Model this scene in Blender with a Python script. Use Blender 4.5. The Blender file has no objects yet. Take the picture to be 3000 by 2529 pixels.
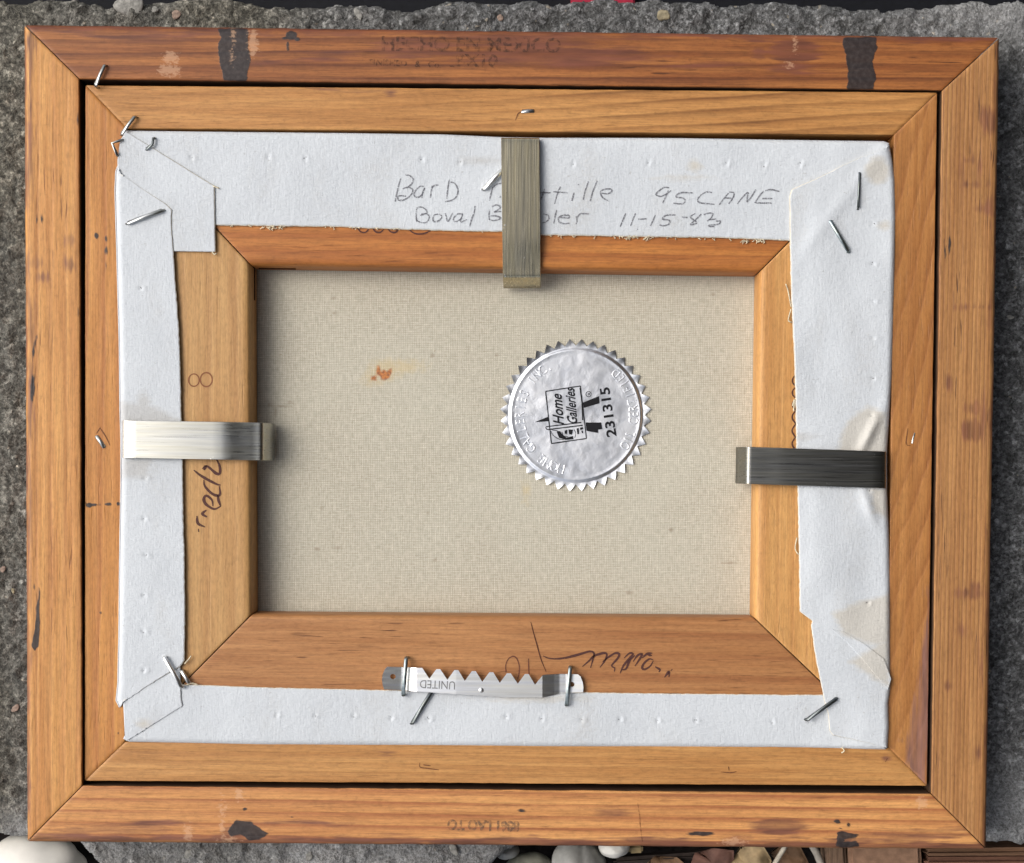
import bpy, bmesh, math, random
import numpy as np
from mathutils import Vector, Euler, Matrix
random.seed(7); rng = np.random.default_rng(7)
SC = bpy.context.scene; COL = SC.collection
R = math.radians

# ------------------------------------------------------------------ camera, world, sun, exposure
ZF, ZL, ZS, ZC = 0.0220, 0.0206, 0.0211, 0.0102      # backs of: outer frame, liner, stretcher bars, canvas
W0, H0, FPX = 3000, 2529, 4440.0
CAM = Vector((0.00741, -0.01065, ZF + 0.49885))
CROT = Euler((-0.03510, -0.01023, 0.00910), 'XYZ')
PPX, PPY = 1607.3, 1546.5
cd = bpy.data.cameras.new('camera'); cam = bpy.data.objects.new('camera', cd); COL.objects.link(cam)
cam.location = CAM; cam.rotation_euler = CROT
cd.sensor_width = 36; cd.lens = FPX * 36 / W0; cd.sensor_fit = 'HORIZONTAL'
cd.shift_x = (W0 / 2 - PPX) / W0; cd.shift_y = (PPY - H0 / 2) / W0
cd.clip_start = 0.01; cd.clip_end = 200
SC.camera = cam
SUN_EL, SUN_AZ = 47.0, 165.0          # azimuth: direction the light comes from, degrees counter-clockwise from +X
wd = bpy.data.worlds.new('World'); SC.world = wd; wd.use_nodes = True
wn = wd.node_tree; bg = wn.nodes['Background']
sky = wn.nodes.new('ShaderNodeTexSky'); sky.sky_type = 'NISHITA'; sky.sun_disc = False
sky.sun_elevation = R(SUN_EL); sky.sun_rotation = R(90 - SUN_AZ); sky.dust_density = 4.0; sky.air_density = 1.0; sky.ozone_density = 1.0
hs = wn.nodes.new('ShaderNodeHueSaturation'); hs.inputs['Saturation'].default_value = 0.45   # thin overcast
wn.links.new(sky.outputs[0], hs.inputs['Color']); wn.links.new(hs.outputs[0], bg.inputs[0]); bg.inputs[1].default_value = 0.15
sl = bpy.data.lights.new('sun', 'SUN'); sl.energy = 1.25; sl.angle = R(42); sl.color = (1.0, 0.95, 0.88)
so = bpy.data.objects.new('sun', sl); COL.objects.link(so)
sd_ = Vector((math.cos(R(SUN_AZ)) * math.cos(R(SUN_EL)), math.sin(R(SUN_AZ)) * math.cos(R(SUN_EL)), math.sin(R(SUN_EL))))
so.rotation_euler = sd_.to_track_quat('Z', 'Y').to_euler(); so.location = sd_ * 5
vs = SC.view_settings; vs.view_transform = 'Standard'; vs.look = 'None'; vs.gamma = 1; vs.use_curve_mapping = False
vs.exposure = 0.38
SC.render.engine = 'CYCLES'

# ------------------------------------------------------------------ photo pixel <-> place
RM = np.array(CROT.to_matrix()); CV = np.array(CAM)
def PA(px, py, z):
    """pixels + height -> world points (arrays)"""
    px, py, z = np.broadcast_arrays(np.asarray(px, float), np.asarray(py, float), np.asarray(z, float))
    d = np.stack([(px - PPX) / FPX, -(py - PPY) / FPX, -np.ones_like(px)], -1) @ RM.T
    return CV + d * ((z - CV[2]) / d[..., 2])[..., None]
def P(px, py, z): return Vector(PA(px, py, z).tolist())
def UNP(X):
    q = (np.asarray(X) - CV) @ RM
    return PPX + FPX * q[..., 0] / -q[..., 2], PPY - FPX * q[..., 1] / -q[..., 2]
MM = 1 / 112.6e-6   # pixels per metre at the frame

# ------------------------------------------------------------------ numpy noise
def hash2(ix, iy, s):
    h = (ix.astype(np.int64) * 374761393 + iy.astype(np.int64) * 668265263 + s * 974711) & 0x7fffffff
    h = ((h ^ (h >> 13)) * 1274126177) & 0x7fffffff
    return ((h ^ (h >> 16)) & 0xffff) / 65535.0
def vnoise(x, y, s=0):
    x = np.asarray(x, float); y = np.asarray(y, float)
    ix, iy = np.floor(x), np.floor(y); fx, fy = x - ix, y - iy
    fx = fx * fx * (3 - 2 * fx); fy = fy * fy * (3 - 2 * fy)
    a, b = hash2(ix, iy, s), hash2(ix + 1, iy, s); c, d = hash2(ix, iy + 1, s), hash2(ix + 1, iy + 1, s)
    return (a + (b - a) * fx) * (1 - fy) + (c + (d - c) * fx) * fy - 0.5
def fbm(x, y, s=0, o=4, g=.5):
    r = 0; a = 1.0
    for k in range(o):
        r = r + a * vnoise(np.asarray(x) * 2 ** k, np.asarray(y) * 2 ** k, s + 17 * k); a *= g
    return r
def sd_poly(px, py, pts):
    p = np.asarray(pts, float); n = len(p); d = np.full(px.shape, 1e9); ins = np.zeros(px.shape, bool)
    for i in range(n):
        a, b = p[i], p[(i + 1) % n]; e = b - a
        t = np.clip(((px - a[0]) * e[0] + (py - a[1]) * e[1]) / (e @ e + 1e-9), 0, 1)
        d = np.minimum(d, np.hypot(px - a[0] - t * e[0], py - a[1] - t * e[1]))
        c = (a[1] > py) != (b[1] > py)
        ins ^= c & (px < (b[0] - a[0]) * (py - a[1]) / ((b[1] - a[1]) + 1e-12) + a[0])
    return np.where(ins, d, -d)
def sd_ell(px, py, e):
    cx, cy, rx, ry = e
    return (1 - np.hypot((px - cx) / rx, (py - cy) / ry)) * min(rx, ry)
def sd_shapes(px, py, shapes):
    r = np.full(px.shape, -40.0)
    for s in shapes:
        v = sd_ell(px, py, s) if isinstance(s, tuple) and not isinstance(s[0], (tuple, list)) else sd_poly(px, py, s)
        r = np.maximum(r, v)
    return np.clip(0.5 + r / 80.0, 0, 1)

# ------------------------------------------------------------------ materials
class M:
    def __init__(s, name, rough=.6, spec=.3, metal=0.0):
        s.m = bpy.data.materials.new(name); s.m.use_nodes = True; s.t = s.m.node_tree; s.t.nodes.clear()
        s.o = s.n('ShaderNodeOutputMaterial'); s.b = s.n('ShaderNodeBsdfPrincipled'); s.l(s.b.outputs[0], s.o.inputs[0])
        s.set('Roughness', rough); s.set('Specular IOR Level', spec); s.set('Metallic', metal)
        s.tc = s.n('ShaderNodeTexCoord'); s.v = s.tc.outputs['Object']
    def n(s, t, **k):
        x = s.t.nodes.new(t)
        for a, b in k.items(): setattr(x, a, b)
        return x
    def l(s, a, b): s.t.links.new(a, b)
    def put(s, sock, v):
        if isinstance(v, bpy.types.NodeSocket): s.l(v, sock)
        else:
            if isinstance(v, (tuple, list)) and len(v) == 3 and sock.type == 'RGBA': v = (*v, 1)
            sock.default_value = v
    def set(s, name, v): s.put(s.b.inputs[name], v)
    def math(s, op, a, b=None, c=None, clamp=False):
        x = s.n('ShaderNodeMath', operation=op, use_clamp=clamp); s.put(x.inputs[0], a)
        if b is not None: s.put(x.inputs[1], b)
        if c is not None: s.put(x.inputs[2], c)
        return x.outputs[0]
    def map(s, v, scale=(1, 1, 1), rot=(0, 0, 0), loc=(0, 0, 0)):
        x = s.n('ShaderNodeMapping'); s.l(v, x.inputs[0]); x.inputs['Scale'].default_value = scale
        x.inputs['Rotation'].default_value = rot; x.inputs['Location'].default_value = loc; return x.outputs[0]
    def noise(s, v, scale=1.0, detail=2.0, rough=.5, dist=0.0):
        x = s.n('ShaderNodeTexNoise'); s.l(v, x.inputs['Vector']); x.inputs['Scale'].default_value = scale
        x.inputs['Detail'].default_value = detail; x.inputs['Roughness'].default_value = rough; x.inputs['Distortion'].default_value = dist
        return x.outputs[0]
    def vor(s, v, scale, feature='F1', out=0):
        x = s.n('ShaderNodeTexVoronoi', feature=feature); s.l(v, x.inputs['Vector']); x.inputs['Scale'].default_value = scale; return x.outputs[out]
    def ramp(s, f, stops, interp='LINEAR'):
        x = s.n('ShaderNodeValToRGB'); x.color_ramp.interpolation = interp; e = x.color_ramp.elements
        while len(e) < len(stops): e.new(.5)
        for el, (p, c) in zip(e, stops):
            el.position = p; el.color = (c, c, c, 1) if isinstance(c, (int, float)) else (*c, 1)
        s.l(f, x.inputs[0]); return x.outputs[0]
    def mix(s, f, a, b, mode='MIX'):
        x = s.n('ShaderNodeMix', data_type='RGBA', blend_type=mode); s.put(x.inputs[0], f); s.put(x.inputs[6], a); s.put(x.inputs[7], b); return x.outputs[2]
    def rng(s, v, a, b, c=0.0, d=1.0):
        x = s.n('ShaderNodeMapRange'); s.put(x.inputs[0], v)
        for i, q in enumerate((a, b, c, d)): x.inputs[i + 1].default_value = q
        return x.outputs[0]
    def bump(s, h, strength=.5, dist=.0002, normal=None):
        x = s.n('ShaderNodeBump'); s.put(x.inputs['Height'], h); x.inputs['Strength'].default_value = strength; x.inputs['Distance'].default_value = dist
        if normal is not None: s.l(normal, x.inputs['Normal'])
        return x.outputs[0]
    def attr(s, name):
        x = s.n('ShaderNodeAttribute', attribute_name=name); return x.outputs['Fac']
    def mask(s, name, amp=.12, v=None, scale=900.0, soft=.02):
        """a mark stored as a distance in an attribute, with a ragged edge"""
        nz = s.noise(v or s.v, scale, 3, .6)
        q = s.math('ADD', s.attr(name), s.math('MULTIPLY', s.math('SUBTRACT', nz, .5), amp))
        return s.rng(q, .5 - soft, .5 + soft)

def wood(name, horiz, light, mid, dark, period=.004, tilt=0.0, wob=.002, ring=.5, fleck=.5, seed=0.0, rough=.52,
         stain_c=(.10, .045, .03), bow=0.0, fine=1.0, wlen=5.0, ringx=None):
    m = M(name, rough, .35)
    v = m.map(m.v, rot=(0, 0, 0) if horiz else (0, 0, R(90)), loc=(seed, seed * .37, seed * .11))
    sx = m.n('ShaderNodeSeparateXYZ'); m.l(v, sx.inputs[0]); x, y = sx.outputs[0], sx.outputs[1]
    wv = m.math('SUBTRACT', m.noise(m.map(v, (wlen, 28, 28)), 1, 3, .5), .5)
    yy = m.math('MULTIPLY_ADD', wv, wob * 2, m.math('MULTIPLY_ADD', m.math('SUBTRACT', x, seed), tilt, y))
    fr = m.math('FRACT', m.math('DIVIDE', m.math('ADD', yy, 3.0), period))
    rg = m.ramp(fr, [(0, .0), (.40, .10), (.68, .55), (.86, 1), (.94, .6), (1, 0)])
    amp = m.rng(m.noise(m.map(v, (9, 70, 70)), 1, 2), .36, .60, .40, 1.0)
    if ringx: amp = m.math('MULTIPLY', amp, m.rng(m.math('SUBTRACT', x, seed), *ringx))
    streak = m.noise(m.map(v, (14, 330, 330)), 1, 4, .6)
    fib = m.noise(m.map(v, (70, 2600, 2600)), 1, 2, .6)
    big = m.noise(m.map(v, (10, 45, 45)), 1, 2)
    col = m.mix(m.rng(streak, .34, .62), tuple(min(1, c * 1.06) for c in light), tuple(c * .93 for c in mid))
    col = m.mix(m.math('MULTIPLY', m.math('MULTIPLY', rg, amp), ring), col, dark)
    col = m.mix(m.rng(big, .3, .7, 0, .35), col, m.mix(.5, mid, dark))
    col = m.mix(.75 * fine, col, m.ramp(fib, [(.25, .55), (.5, .93), (.7, 1.06)]), 'MULTIPLY')
    gr_ = m.noise(m.map(v, (420, 1300, 1300)), 1, 3, .7); col = m.mix(.7, col, m.ramp(gr_, [(.3, .72), (.5, .97), (.7, 1.12)]), 'MULTIPLY')
    fl = m.noise(m.map(v, (95, 1500, 1500)), 1, 1.5, .5)
    flm = m.math('MULTIPLY', m.rng(fl, .64, .72), m.rng(m.noise(m.map(v, (22, 90, 90)), 1, 2), .42, .62))
    col = m.mix(m.math('MULTIPLY', flm, fleck), col, tuple(c * .45 for c in dark))
    dots = m.rng(m.noise(v, 460, 2, .5), .67, .71)
    col = m.mix(m.math('MULTIPLY', dots, .14), col, tuple(c * .5 for c in dark))
    sv = m.map(v, (60, 750, 750))
    ps = m.mask('stain', .75, sv, 1.0, .09)
    stc = m.mix(m.rng(m.noise(m.map(v, (60, 420, 420)), 1, 3), .35, .65), stain_c, tuple(c * 1.9 for c in stain_c))
    col = m.mix(m.math('MULTIPLY', ps, m.rng(m.noise(m.map(v, (40, 500, 500)), 1, 3), .25, .6, .35, .92)), col, stc)
    pp = m.mask('paint', .24, m.map(v, (110, 380, 380)), 1.0, .018)
    col = m.mix(m.math('MULTIPLY', pp, .96), col, m.mix(m.rng(m.noise(v, 700, 3), .4, .7), (.016, .014, .015), (.040, .034, .034)))
    pc = m.mask('chip', .6, m.map(v, (800, 1300, 1300)), 1.0, .05)
    col = m.mix(m.math('MULTIPLY', pc, .42), col, (.62, .38, .23))
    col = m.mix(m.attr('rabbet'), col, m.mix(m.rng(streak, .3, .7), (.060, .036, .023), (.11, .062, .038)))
    m.set('Base Color', col)
    m.set('Roughness', m.rng(fib, .2, .8, rough + .1, rough - .08))
    h = m.math('ADD', m.math('MULTIPLY', rg, -.5), m.math('ADD', m.math('MULTIPLY', fib, .55), m.math('MULTIPLY', flm, -.9)))
    h = m.math('ADD', h, m.math('MULTIPLY', pp, .35))
    m.set('Normal', m.bump(h, .55, .00018))
    return m.m

def plain(name, col, rough=.6, spec=.3, metal=0.0, var=.25, scale=400.0, bump=.2):
    m = M(name, rough, spec, metal)
    nz = m.noise(m.v, scale, 4, .6)
    m.set('Base Color', m.mix(m.rng(nz, .3, .7), tuple(c * (1 - var) for c in col), tuple(min(1, c * (1 + var)) for c in col)))
    if bump: m.set('Normal', m.bump(nz, bump, .0004))
    return m.m
def ink(name, col, cover=.8, scale=1500.0, lo=.35, hi=.6, rough=.6):
    """worn ink or pencil: patches of colour with gaps between the grain"""
    m = M(name, rough, .2)
    m.set('Base Color', col)
    a = m.math('MULTIPLY', m.rng(m.noise(m.v, scale, 3, .6), lo, hi), cover)
    m.set('Alpha', a); return m.m

# primed white canvas
def white_canvas():
    m = M('primed_canvas', .72, .25)
    wv = m.math('ADD', m.noise(m.map(m.v, (380, 1900, 1000)), 1, 2), m.noise(m.map(m.v, (1900, 380, 1000)), 1, 2))
    lump = m.noise(m.map(m.v, (520, 820, 600)), 1, 3, .55)
    col = m.mix(m.rng(m.noise(m.v, 45, 3), .35, .7), (.575, .605, .632), (.525, .554, .582))
    col = m.mix(m.math('MULTIPLY', m.rng(m.noise(m.v, 1000, 2), .70, .74), .4), col, (.30, .29, .27))
    st = m.mask('stain', .34, m.map(m.v, (260, 700, 300)), 1.0, .12)
    col = m.mix(m.math('MULTIPLY', st, .6), col, (.50, .45, .36))
    gr = m.mask('grime', .26, m.map(m.v, (260, 1300, 300)), 1.0, .12)
    col = m.mix(m.math('MULTIPLY', gr, .6), col, (.42, .41, .39))
    dirt = m.math('MULTIPLY', m.rng(m.noise(m.map(m.v, (60, 34, 40)), 1, 4, .6), .52, .74), m.rng(m.noise(m.v, 900, 3, .6), .3, .6))
    col = m.mix(m.math('MULTIPLY', dirt, .30), col, (.40, .375, .33))
    rw = m.rng(m.attr('raw'), .4, .9)
    col = m.mix(m.math('MULTIPLY', rw, .8), col, (.66, .58, .43))
    m.set('Base Color', col)
    m.set('Normal', m.bump(m.math('ADD', lump, m.math('MULTIPLY', wv, .55)), .62, .00030)); return m.m
# raw canvas weave
def raw_canvas():
    m = M('raw_canvas', .9, .1)
    tx = m.noise(m.map(m.v, (420, 1700, 1)), 1, 3, .6); ty = m.noise(m.map(m.v, (1700, 300, 1)), 1, 3, .6)
    wx = m.n('ShaderNodeTexWave', bands_direction='X'); wy = m.n('ShaderNodeTexWave', bands_direction='Y')
    for w in (wx, wy):
        m.l(m.v, w.inputs['Vector']); w.inputs['Scale'].default_value = 520; w.inputs['Distortion'].default_value = 1.2; w.inputs['Detail'].default_value = 1; w.inputs['Detail Scale'].default_value = .3
    weave = m.math('MULTIPLY', wx.outputs['Fac'], wy.outputs['Fac'])
    th = m.math('MAXIMUM', tx, ty)
    col = m.mix(m.rng(th, .42, .72), (.50, .472, .395), (.705, .675, .585))
    col = m.mix(.85, col, m.mix(weave, (.66, .63, .57), (1.1, 1.1, 1.1)), 'MULTIPLY')
    col = m.mix(m.rng(m.noise(m.v, 28, 3), .4, .65, 0, .15), col, (.58, .58, .49))
    sp = m.rng(m.noise(m.map(m.v, (520, 640, 1)), 1, 1), .775, .80)
    col = m.mix(m.math('MULTIPLY', sp, .5), col, (.25, .18, .12))
    yl = m.mask('yellow', .55, m.v, 420, .14); col = m.mix(m.math('MULTIPLY', yl, .45), col, (.56, .43, .21))
    sk = m.mask('speck', .10, m.v, 900, .05); col = m.mix(m.math('MULTIPLY', sk, .6), col, (.20, .14, .09))
    ru = m.mask('rust', .10, m.v, 900, .04); rc = m.mix(m.rng(m.noise(m.v, 1200, 2), .4, .6), (.52, .17, .04), (.24, .07, .03))
    col = m.mix(m.math('MULTIPLY', ru, .85), col, rc)
    m.set('Base Color', col)
    m.set('Normal', m.bump(m.math('ADD', th, m.math('MULTIPLY', weave, .4)), .5, .00025)); return m.m
def steel(name, base, rough, horiz, scuff=.5, lines=.4):
    m = M(name, rough, .5, 1.0)
    v = m.map(m.v, rot=(0, 0, 0 if horiz else R(90)))
    br = m.noise(m.map(v, (45, 2300, 600)), 1, 3, .6); br2 = m.noise(m.map(v, (20, 600, 300)), 1, 2)
    col = m.mix(m.rng(br, .3, .7), tuple(c * (1 - lines) for c in base), base)
    col = m.mix(m.rng(br2, .4, .65, 0, .5), col, tuple(c * f for c, f in zip(base, (.95, .90, .74))))
    sc = m.math('MULTIPLY', m.rng(m.noise(v, 330, 4, .7), .66, .69), m.rng(m.noise(v, 70, 1), .5, .6))
    col = m.mix(m.math('MULTIPLY', sc, scuff), col, (.95, .95, .92))
    m.set('Base Color', col); m.set('Roughness', m.rng(br, .2, .8, rough - .07, rough + .1))
    m.set('Normal', m.bump(m.math('ADD', br, m.math('MULTIPLY', sc, 1.2)), .25, .00008)); return m.m
def foil():
    m = M('silver_foil', .42, .5, 1.0)
    n1 = m.noise(m.v, 300, 4, .6, .6); n2 = m.noise(m.v, 75, 2, .5)
    m.set('Base Color', m.mix(m.rng(n1, .35, .65), (.89, .905, .925), (.965, .97, .975)))
    m.set('Roughness', m.rng(n2, .3, .7, .29, .42))
    m.set('Normal', m.bump(m.math('ADD', n1, m.math('MULTIPLY', n2, 2.6)), .15, .00050)); return m.m
def concrete():
    m = M('concrete', .92, .15)
    big = m.noise(m.v, 16, 3, .6); g1 = m.noise(m.v, 620, 3, .7, .8); g2 = m.noise(m.v, 1150, 4, .7); g3 = m.noise(m.v, 260, 3, .6, .5); sp = m.noise(m.v, 380, 1, .5)
    warm = m.attr('warm')
    base = m.mix(warm, (.165, .168, .170), (.165, .154, .124))
    lite = m.mix(warm, (.40, .405, .41), (.40, .375, .31))
    col = m.mix(m.rng(g1, .44, .68, 0, .85), base, lite)
    col = m.mix(m.rng(g2, .36, .56, .8, 0), col, (.035, .035, .032))
    col = m.mix(m.rng(g3, .52, .70, 0, .5), col, lite)
    col = m.mix(m.rng(g3, .30, .44, .6, 0), col, (.045, .044, .040))
    col = m.mix(m.math('MULTIPLY', m.rng(sp, .735, .76), .8), col, (.46, .41, .33))
    gr = m.n('ShaderNodeSeparateColor'); m.l(m.vor(m.v, 820, out=1), gr.inputs[0]); gr2 = m.n('ShaderNodeSeparateColor'); m.l(m.vor(m.v, 380, out=1), gr2.inputs[0])
    col = m.mix(.8, col, m.ramp(gr.outputs[0], [(0, .45), (.5, .9), (.85, 1.25), (1, 1.9)]), 'MULTIPLY')
    col = m.mix(.6, col, m.ramp(gr2.outputs[0], [(0, .6), (.6, 1.0), (1, 1.5)]), 'MULTIPLY')
    col = m.mix(m.rng(big, .35, .65, .35, 0), col, (.07, .07, .065))
    col = m.mix(m.rng(m.attr('pale'), 0, 1, 0, .7), col, m.mix(m.rng(g2, .35, .6), (.28, .28, .275), (.56, .56, .555)))
    m.set('Base Color', col)
    m.set('Normal', m.bump(m.math('ADD', g2, m.math('ADD', m.math('MULTIPLY', g3, .9), g1)), 1.0, .0011)); return m.m

# ------------------------------------------------------------------ object helpers
def link(o, parent=None):
    COL.objects.link(o)
    if parent: o.parent = parent
    return o
def thing(name, label, cat, loc=(0, 0, 0), group=None):
    o = bpy.data.objects.new(name, None); o.location = loc; o.empty_display_size = .01
    o['label'] = label; o['category'] = cat
    if group: o['group'] = group
    return link(o)
def wloc(o):
    l = Vector((0, 0, 0))
    while o: l += o.location; o = o.parent
    return l
def build(name, verts, faces, mat, parent=None, smooth=False, attrs=None):
    v = np.asarray(verts, float); c = (v.min(0) + v.max(0)) / 2
    me = bpy.data.meshes.new(name); me.from_pydata((v - c).tolist(), [], faces)
    for k, a in (attrs or {}).items():
        at = me.attributes.new(k, 'FLOAT', 'POINT'); at.data.foreach_set('value', np.asarray(a, np.float32))
    me.materials.append(mat); me.validate(); me.update()
    if smooth: me.polygons.foreach_set('use_smooth', [True] * len(me.polygons))
    o = bpy.data.objects.new(name, me); link(o, parent)
    o.location = Vector(c.tolist()) - (wloc(parent) if parent else Vector())
    return o
def tag(o, label=None, cat=None, group=None, kind=None):
    for k, v in (('label', label), ('category', cat), ('group', group), ('kind', kind)):
        if v: o[k] = v
    return o
def grid_faces(nu, nv, off=0, closed=False):
    f = []
    for i in range(nu - 1):
        for j in range(nv if closed else nv - 1):
            a = off + i * nv + j; b = off + i * nv + (j + 1) % nv
            f.append((a, a + nv, b + nv, b))
    return f
def resample(pts, n):
    p = np.asarray(pts, float); d = np.r_[0, np.cumsum(np.hypot(*np.diff(p, axis=0).T))]
    t = np.linspace(0, d[-1], n); return np.stack([np.interp(t, d, p[:, k]) for k in (0, 1)], 1)
def smooth_line(pts, step=4.0):
    p = np.asarray(pts, float)
    if len(p) < 3: return resample(p, max(2, int(np.hypot(*(p[1] - p[0])) / step)))
    q = np.vstack([2 * p[0] - p[1], p, 2 * p[-1] - p[-2]]); out = []
    for i in range(1, len(q) - 2):
        n = max(2, int(np.hypot(*(q[i + 1] - q[i])) / step))
        for t in np.arange(n) / n:
            out.append(.5 * (2 * q[i] + (q[i + 1] - q[i - 1]) * t + (2 * q[i - 1] - 5 * q[i] + 4 * q[i + 1] - q[i + 2]) * t * t + (3 * q[i] - q[i - 1] - 3 * q[i + 1] + q[i + 2]) * t ** 3))
    out.append(p[-1]); return np.array(out)
def ribbon(pts, width, zf, V, F, taper=.6):
    p = smooth_line(pts); n = len(p)
    t = np.gradient(p, axis=0); t /= np.hypot(t[:, 0], t[:, 1])[:, None] + 1e-9; nn = np.stack([-t[:, 1], t[:, 0]], 1)
    s = np.linspace(0, 1, n); w = width * (taper + (1 - taper) * np.sin(np.pi * s)) * (1 + .35 * vnoise(s * n * .35, s * 0 + pts[0][0], 5)) / 2
    a, b = p + nn * w[:, None], p - nn * w[:, None]; off = len(V)
    for q, r in zip(a, b):
        V.append(PA(q[0], q[1], zf(q[0], q[1]))); V.append(PA(r[0], r[1], zf(r[0], r[1])))
    for i in range(n - 1): F.append((off + 2 * i, off + 2 * i + 1, off + 2 * i + 3, off + 2 * i + 2))
def strokes(name, lines, width, zf, mat, parent, taper=.6):
    V, F = [], []
    for s in lines: ribbon(s, width, zf, V, F, taper)
    return build(name, V, F, mat, parent)
def poly_px(name, polys, z, mat, parent):
    bm = bmesh.new()
    for pts in polys: bm.faces.new([bm.verts.new(P(x, y, z)) for x, y in pts])
    bmesh.ops.triangulate(bm, faces=bm.faces)
    bm.verts.index_update(); V = [v.co[:] for v in bm.verts]; F = [[v.index for v in f.verts] for f in bm.faces]; bm.free()
    return build(name, V, F, mat, parent)
_tc = {}
def glyphs(s, bold=0.0):
    """outline mesh of a word in the built-in font, normalised to cap height 1"""
    if (s, bold) not in _tc:
        c = bpy.data.curves.new('lettering', 'FONT'); c.body = s; c.resolution_u = 3; c.offset = bold
        o = bpy.data.objects.new('lettering', c); COL.objects.link(o); bpy.context.view_layer.update()
        me = bpy.data.meshes.new_from_object(o.evaluated_get(bpy.context.evaluated_depsgraph_get()))
        v = np.array([q.co[:2] for q in me.vertices]).reshape(-1, 2); f = [list(q.vertices) for q in me.polygons]
        bpy.data.objects.remove(o); bpy.data.curves.remove(c); bpy.data.meshes.remove(me)
        _tc[(s, bold)] = (v / .73, f)
    return _tc[(s, bold)]
def text_px(s, ox, oy, h, ang, zf, V, F, width=None, shear=0.0, centre=False, bold=0.0, kx=1.0):
    """lay a word on a surface: origin pixel, cap height in pixels, angle counter-clockwise in the picture"""
    v, f = glyphs(s, bold)
    if not len(v): return
    v = v.copy(); v[:, 0] -= v[:, 0].min()
    kx = (width / h) / v[:, 0].max() if width else kx
    v[:, 0] = v[:, 0] * kx + v[:, 1] * shear
    if centre: v[:, 0] -= (v[:, 0].max() + v[:, 0].min()) / 2
    a = R(ang); x = ox + h * (v[:, 0] * math.cos(a) - v[:, 1] * math.sin(a)); y = oy - h * (v[:, 0] * math.sin(a) + v[:, 1] * math.cos(a))
    off = len(V); V.extend(PA(x, y, zf(x, y) if callable(zf) else zf).tolist()); F.extend([[i + off for i in q] for q in f])
def tube(pts, r, V, F, seg=8, cap=True, flat=1.0):
    pts = [Vector(p) for p in pts]; off = len(V); n = len(pts)
    for i, p in enumerate(pts):
        t = (pts[min(i + 1, n - 1)] - pts[max(i - 1, 0)]).normalized()
        up = Vector((0, 0, 1)) if abs(t.z) < .9 else Vector((0, 1, 0))
        a = t.cross(up).normalized(); b = a.cross(t).normalized()
        for k in range(seg):
            q = 2 * math.pi * (k + .5) / seg; V.append((p + a * r * math.cos(q) + b * r * flat * math.sin(q))[:])
    F.extend(grid_faces(n, seg, off, True))
    if cap: F.append([off + k for k in range(seg)]); F.append([off + (n - 1) * seg + k for k in range(seg)][::-1])

# ------------------------------------------------------------------ ground: concrete slab, soil, added shading eave
MAT_CON = concrete()
YB = [(-600, 2452), (0, 2452), (190, 2462), (225, 2472), (290, 2535), (340, 2640), (1380, 2640), (1440, 2529), (1515, 2481), (1600, 2440), (2700, 2440), (2850, 2466), (3000, 2477), (3700, 2479)]
def slab():
    x0, x1, y0, y1 = -.245, .240, -.170, .165
    nx, ny = 760, 560
    X, Y = np.meshgrid(np.linspace(x0, x1, nx), np.linspace(y0, y1, ny), indexing='ij')
    px, py = UNP(np.stack([X, Y, np.zeros_like(X)], -1))
    top = 12 + 34 * vnoise(px / 150, px * 0, 3) + 22 * vnoise(px / 52, px * 0, 9) + 8 * vnoise(px / 18, px * 0, 4)
    top = top + 22 * np.exp(-((px - 1190) / 90) ** 2) - 8
    bot = np.interp(px, [a for a, b in YB], [b for a, b in YB]) + 10 * vnoise(px / 40, px * 0, 12) + 5 * vnoise(px / 14, px * 0, 13)
    ins = np.minimum(py - top, bot - py)
    z = .0016 * fbm(X / .010, Y / .010, 1, 5, .66) + .0018 * np.maximum(0, fbm(X / .0042, Y / .0042, 30, 3)) - .0011
    pits = fbm(X / .006, Y / .006, 60, 3); z = z - .0016 * np.maximum(0, pits - .32)
    drop = np.clip(-ins / 14.0, 0, 1)
    z = z - .026 * drop ** .7 - .0016 * np.clip(1 - ins / 26, 0, 1) ** 2
    z = np.minimum(z, .0012)
    warm = np.clip(1.15 - (px + .25 * py) / 1500 + .8 * fbm(X / .05, Y / .05, 5, 3), 0, 1)
    pale = np.clip((py - 2330) / 160, 0, 1) * np.clip((1900 - px) / 500, 0, 1) * (.75 + fbm(X / .02, Y / .02, 8)) + np.clip((px - 2500) / 400, 0, 1) * np.clip((160 - py) / 120, 0, 1) * .7 + np.clip((px - 2800) / 80, 0, 1) * np.clip((py - 2150) / 200, 0, 1) * .6
    V = np.stack([X, Y, z], -1).reshape(-1, 3)
    n = np.arange(nx * ny).reshape(nx, ny); keep = (drop < 1)
    q = np.stack([n[:-1, :-1], n[1:, :-1], n[1:, 1:], n[:-1, 1:]], -1).reshape(-1, 4)
    kp = (keep[:-1, :-1] | keep[1:, 1:]).ravel(); q = q[kp]
    o = build('concrete_slab', V, q.tolist(), MAT_CON, None, True, {'warm': warm.ravel(), 'pale': np.clip(pale, 0, 1).ravel()})
    return tag(o, 'rough weathered grey concrete slab under the wooden picture frame', None, None, 'structure')
SLAB = slab()
def lump(name, c, r, mat, parent=None, seed=0, flat=1.0, amp=.18, rot=0.0, sub=3):
    bm = bmesh.new(); bmesh.ops.create_icosphere(bm, subdivisions=sub, radius=1.0)
    V = []
    for v in bm.verts:
        d = v.co; a = math.cos(rot); b = math.sin(rot)
        k = 1 + amp * float(fbm(d.x * 1.3 + seed * 3.1, d.y * 1.3 + d.z * .9 + seed, seed, 3))
        x, y, z = d.x * r[0] * k, d.y * r[1] * k, d.z * r[2] * k * flat
        V.append((c[0] + x * a - y * b, c[1] + x * b + y * a, c[2] + z))
    bm.verts.index_update(); F = [[v.index for v in f.verts] for f in bm.faces]; bm.free()
    return build(name, V, F, mat, parent, True)
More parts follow.
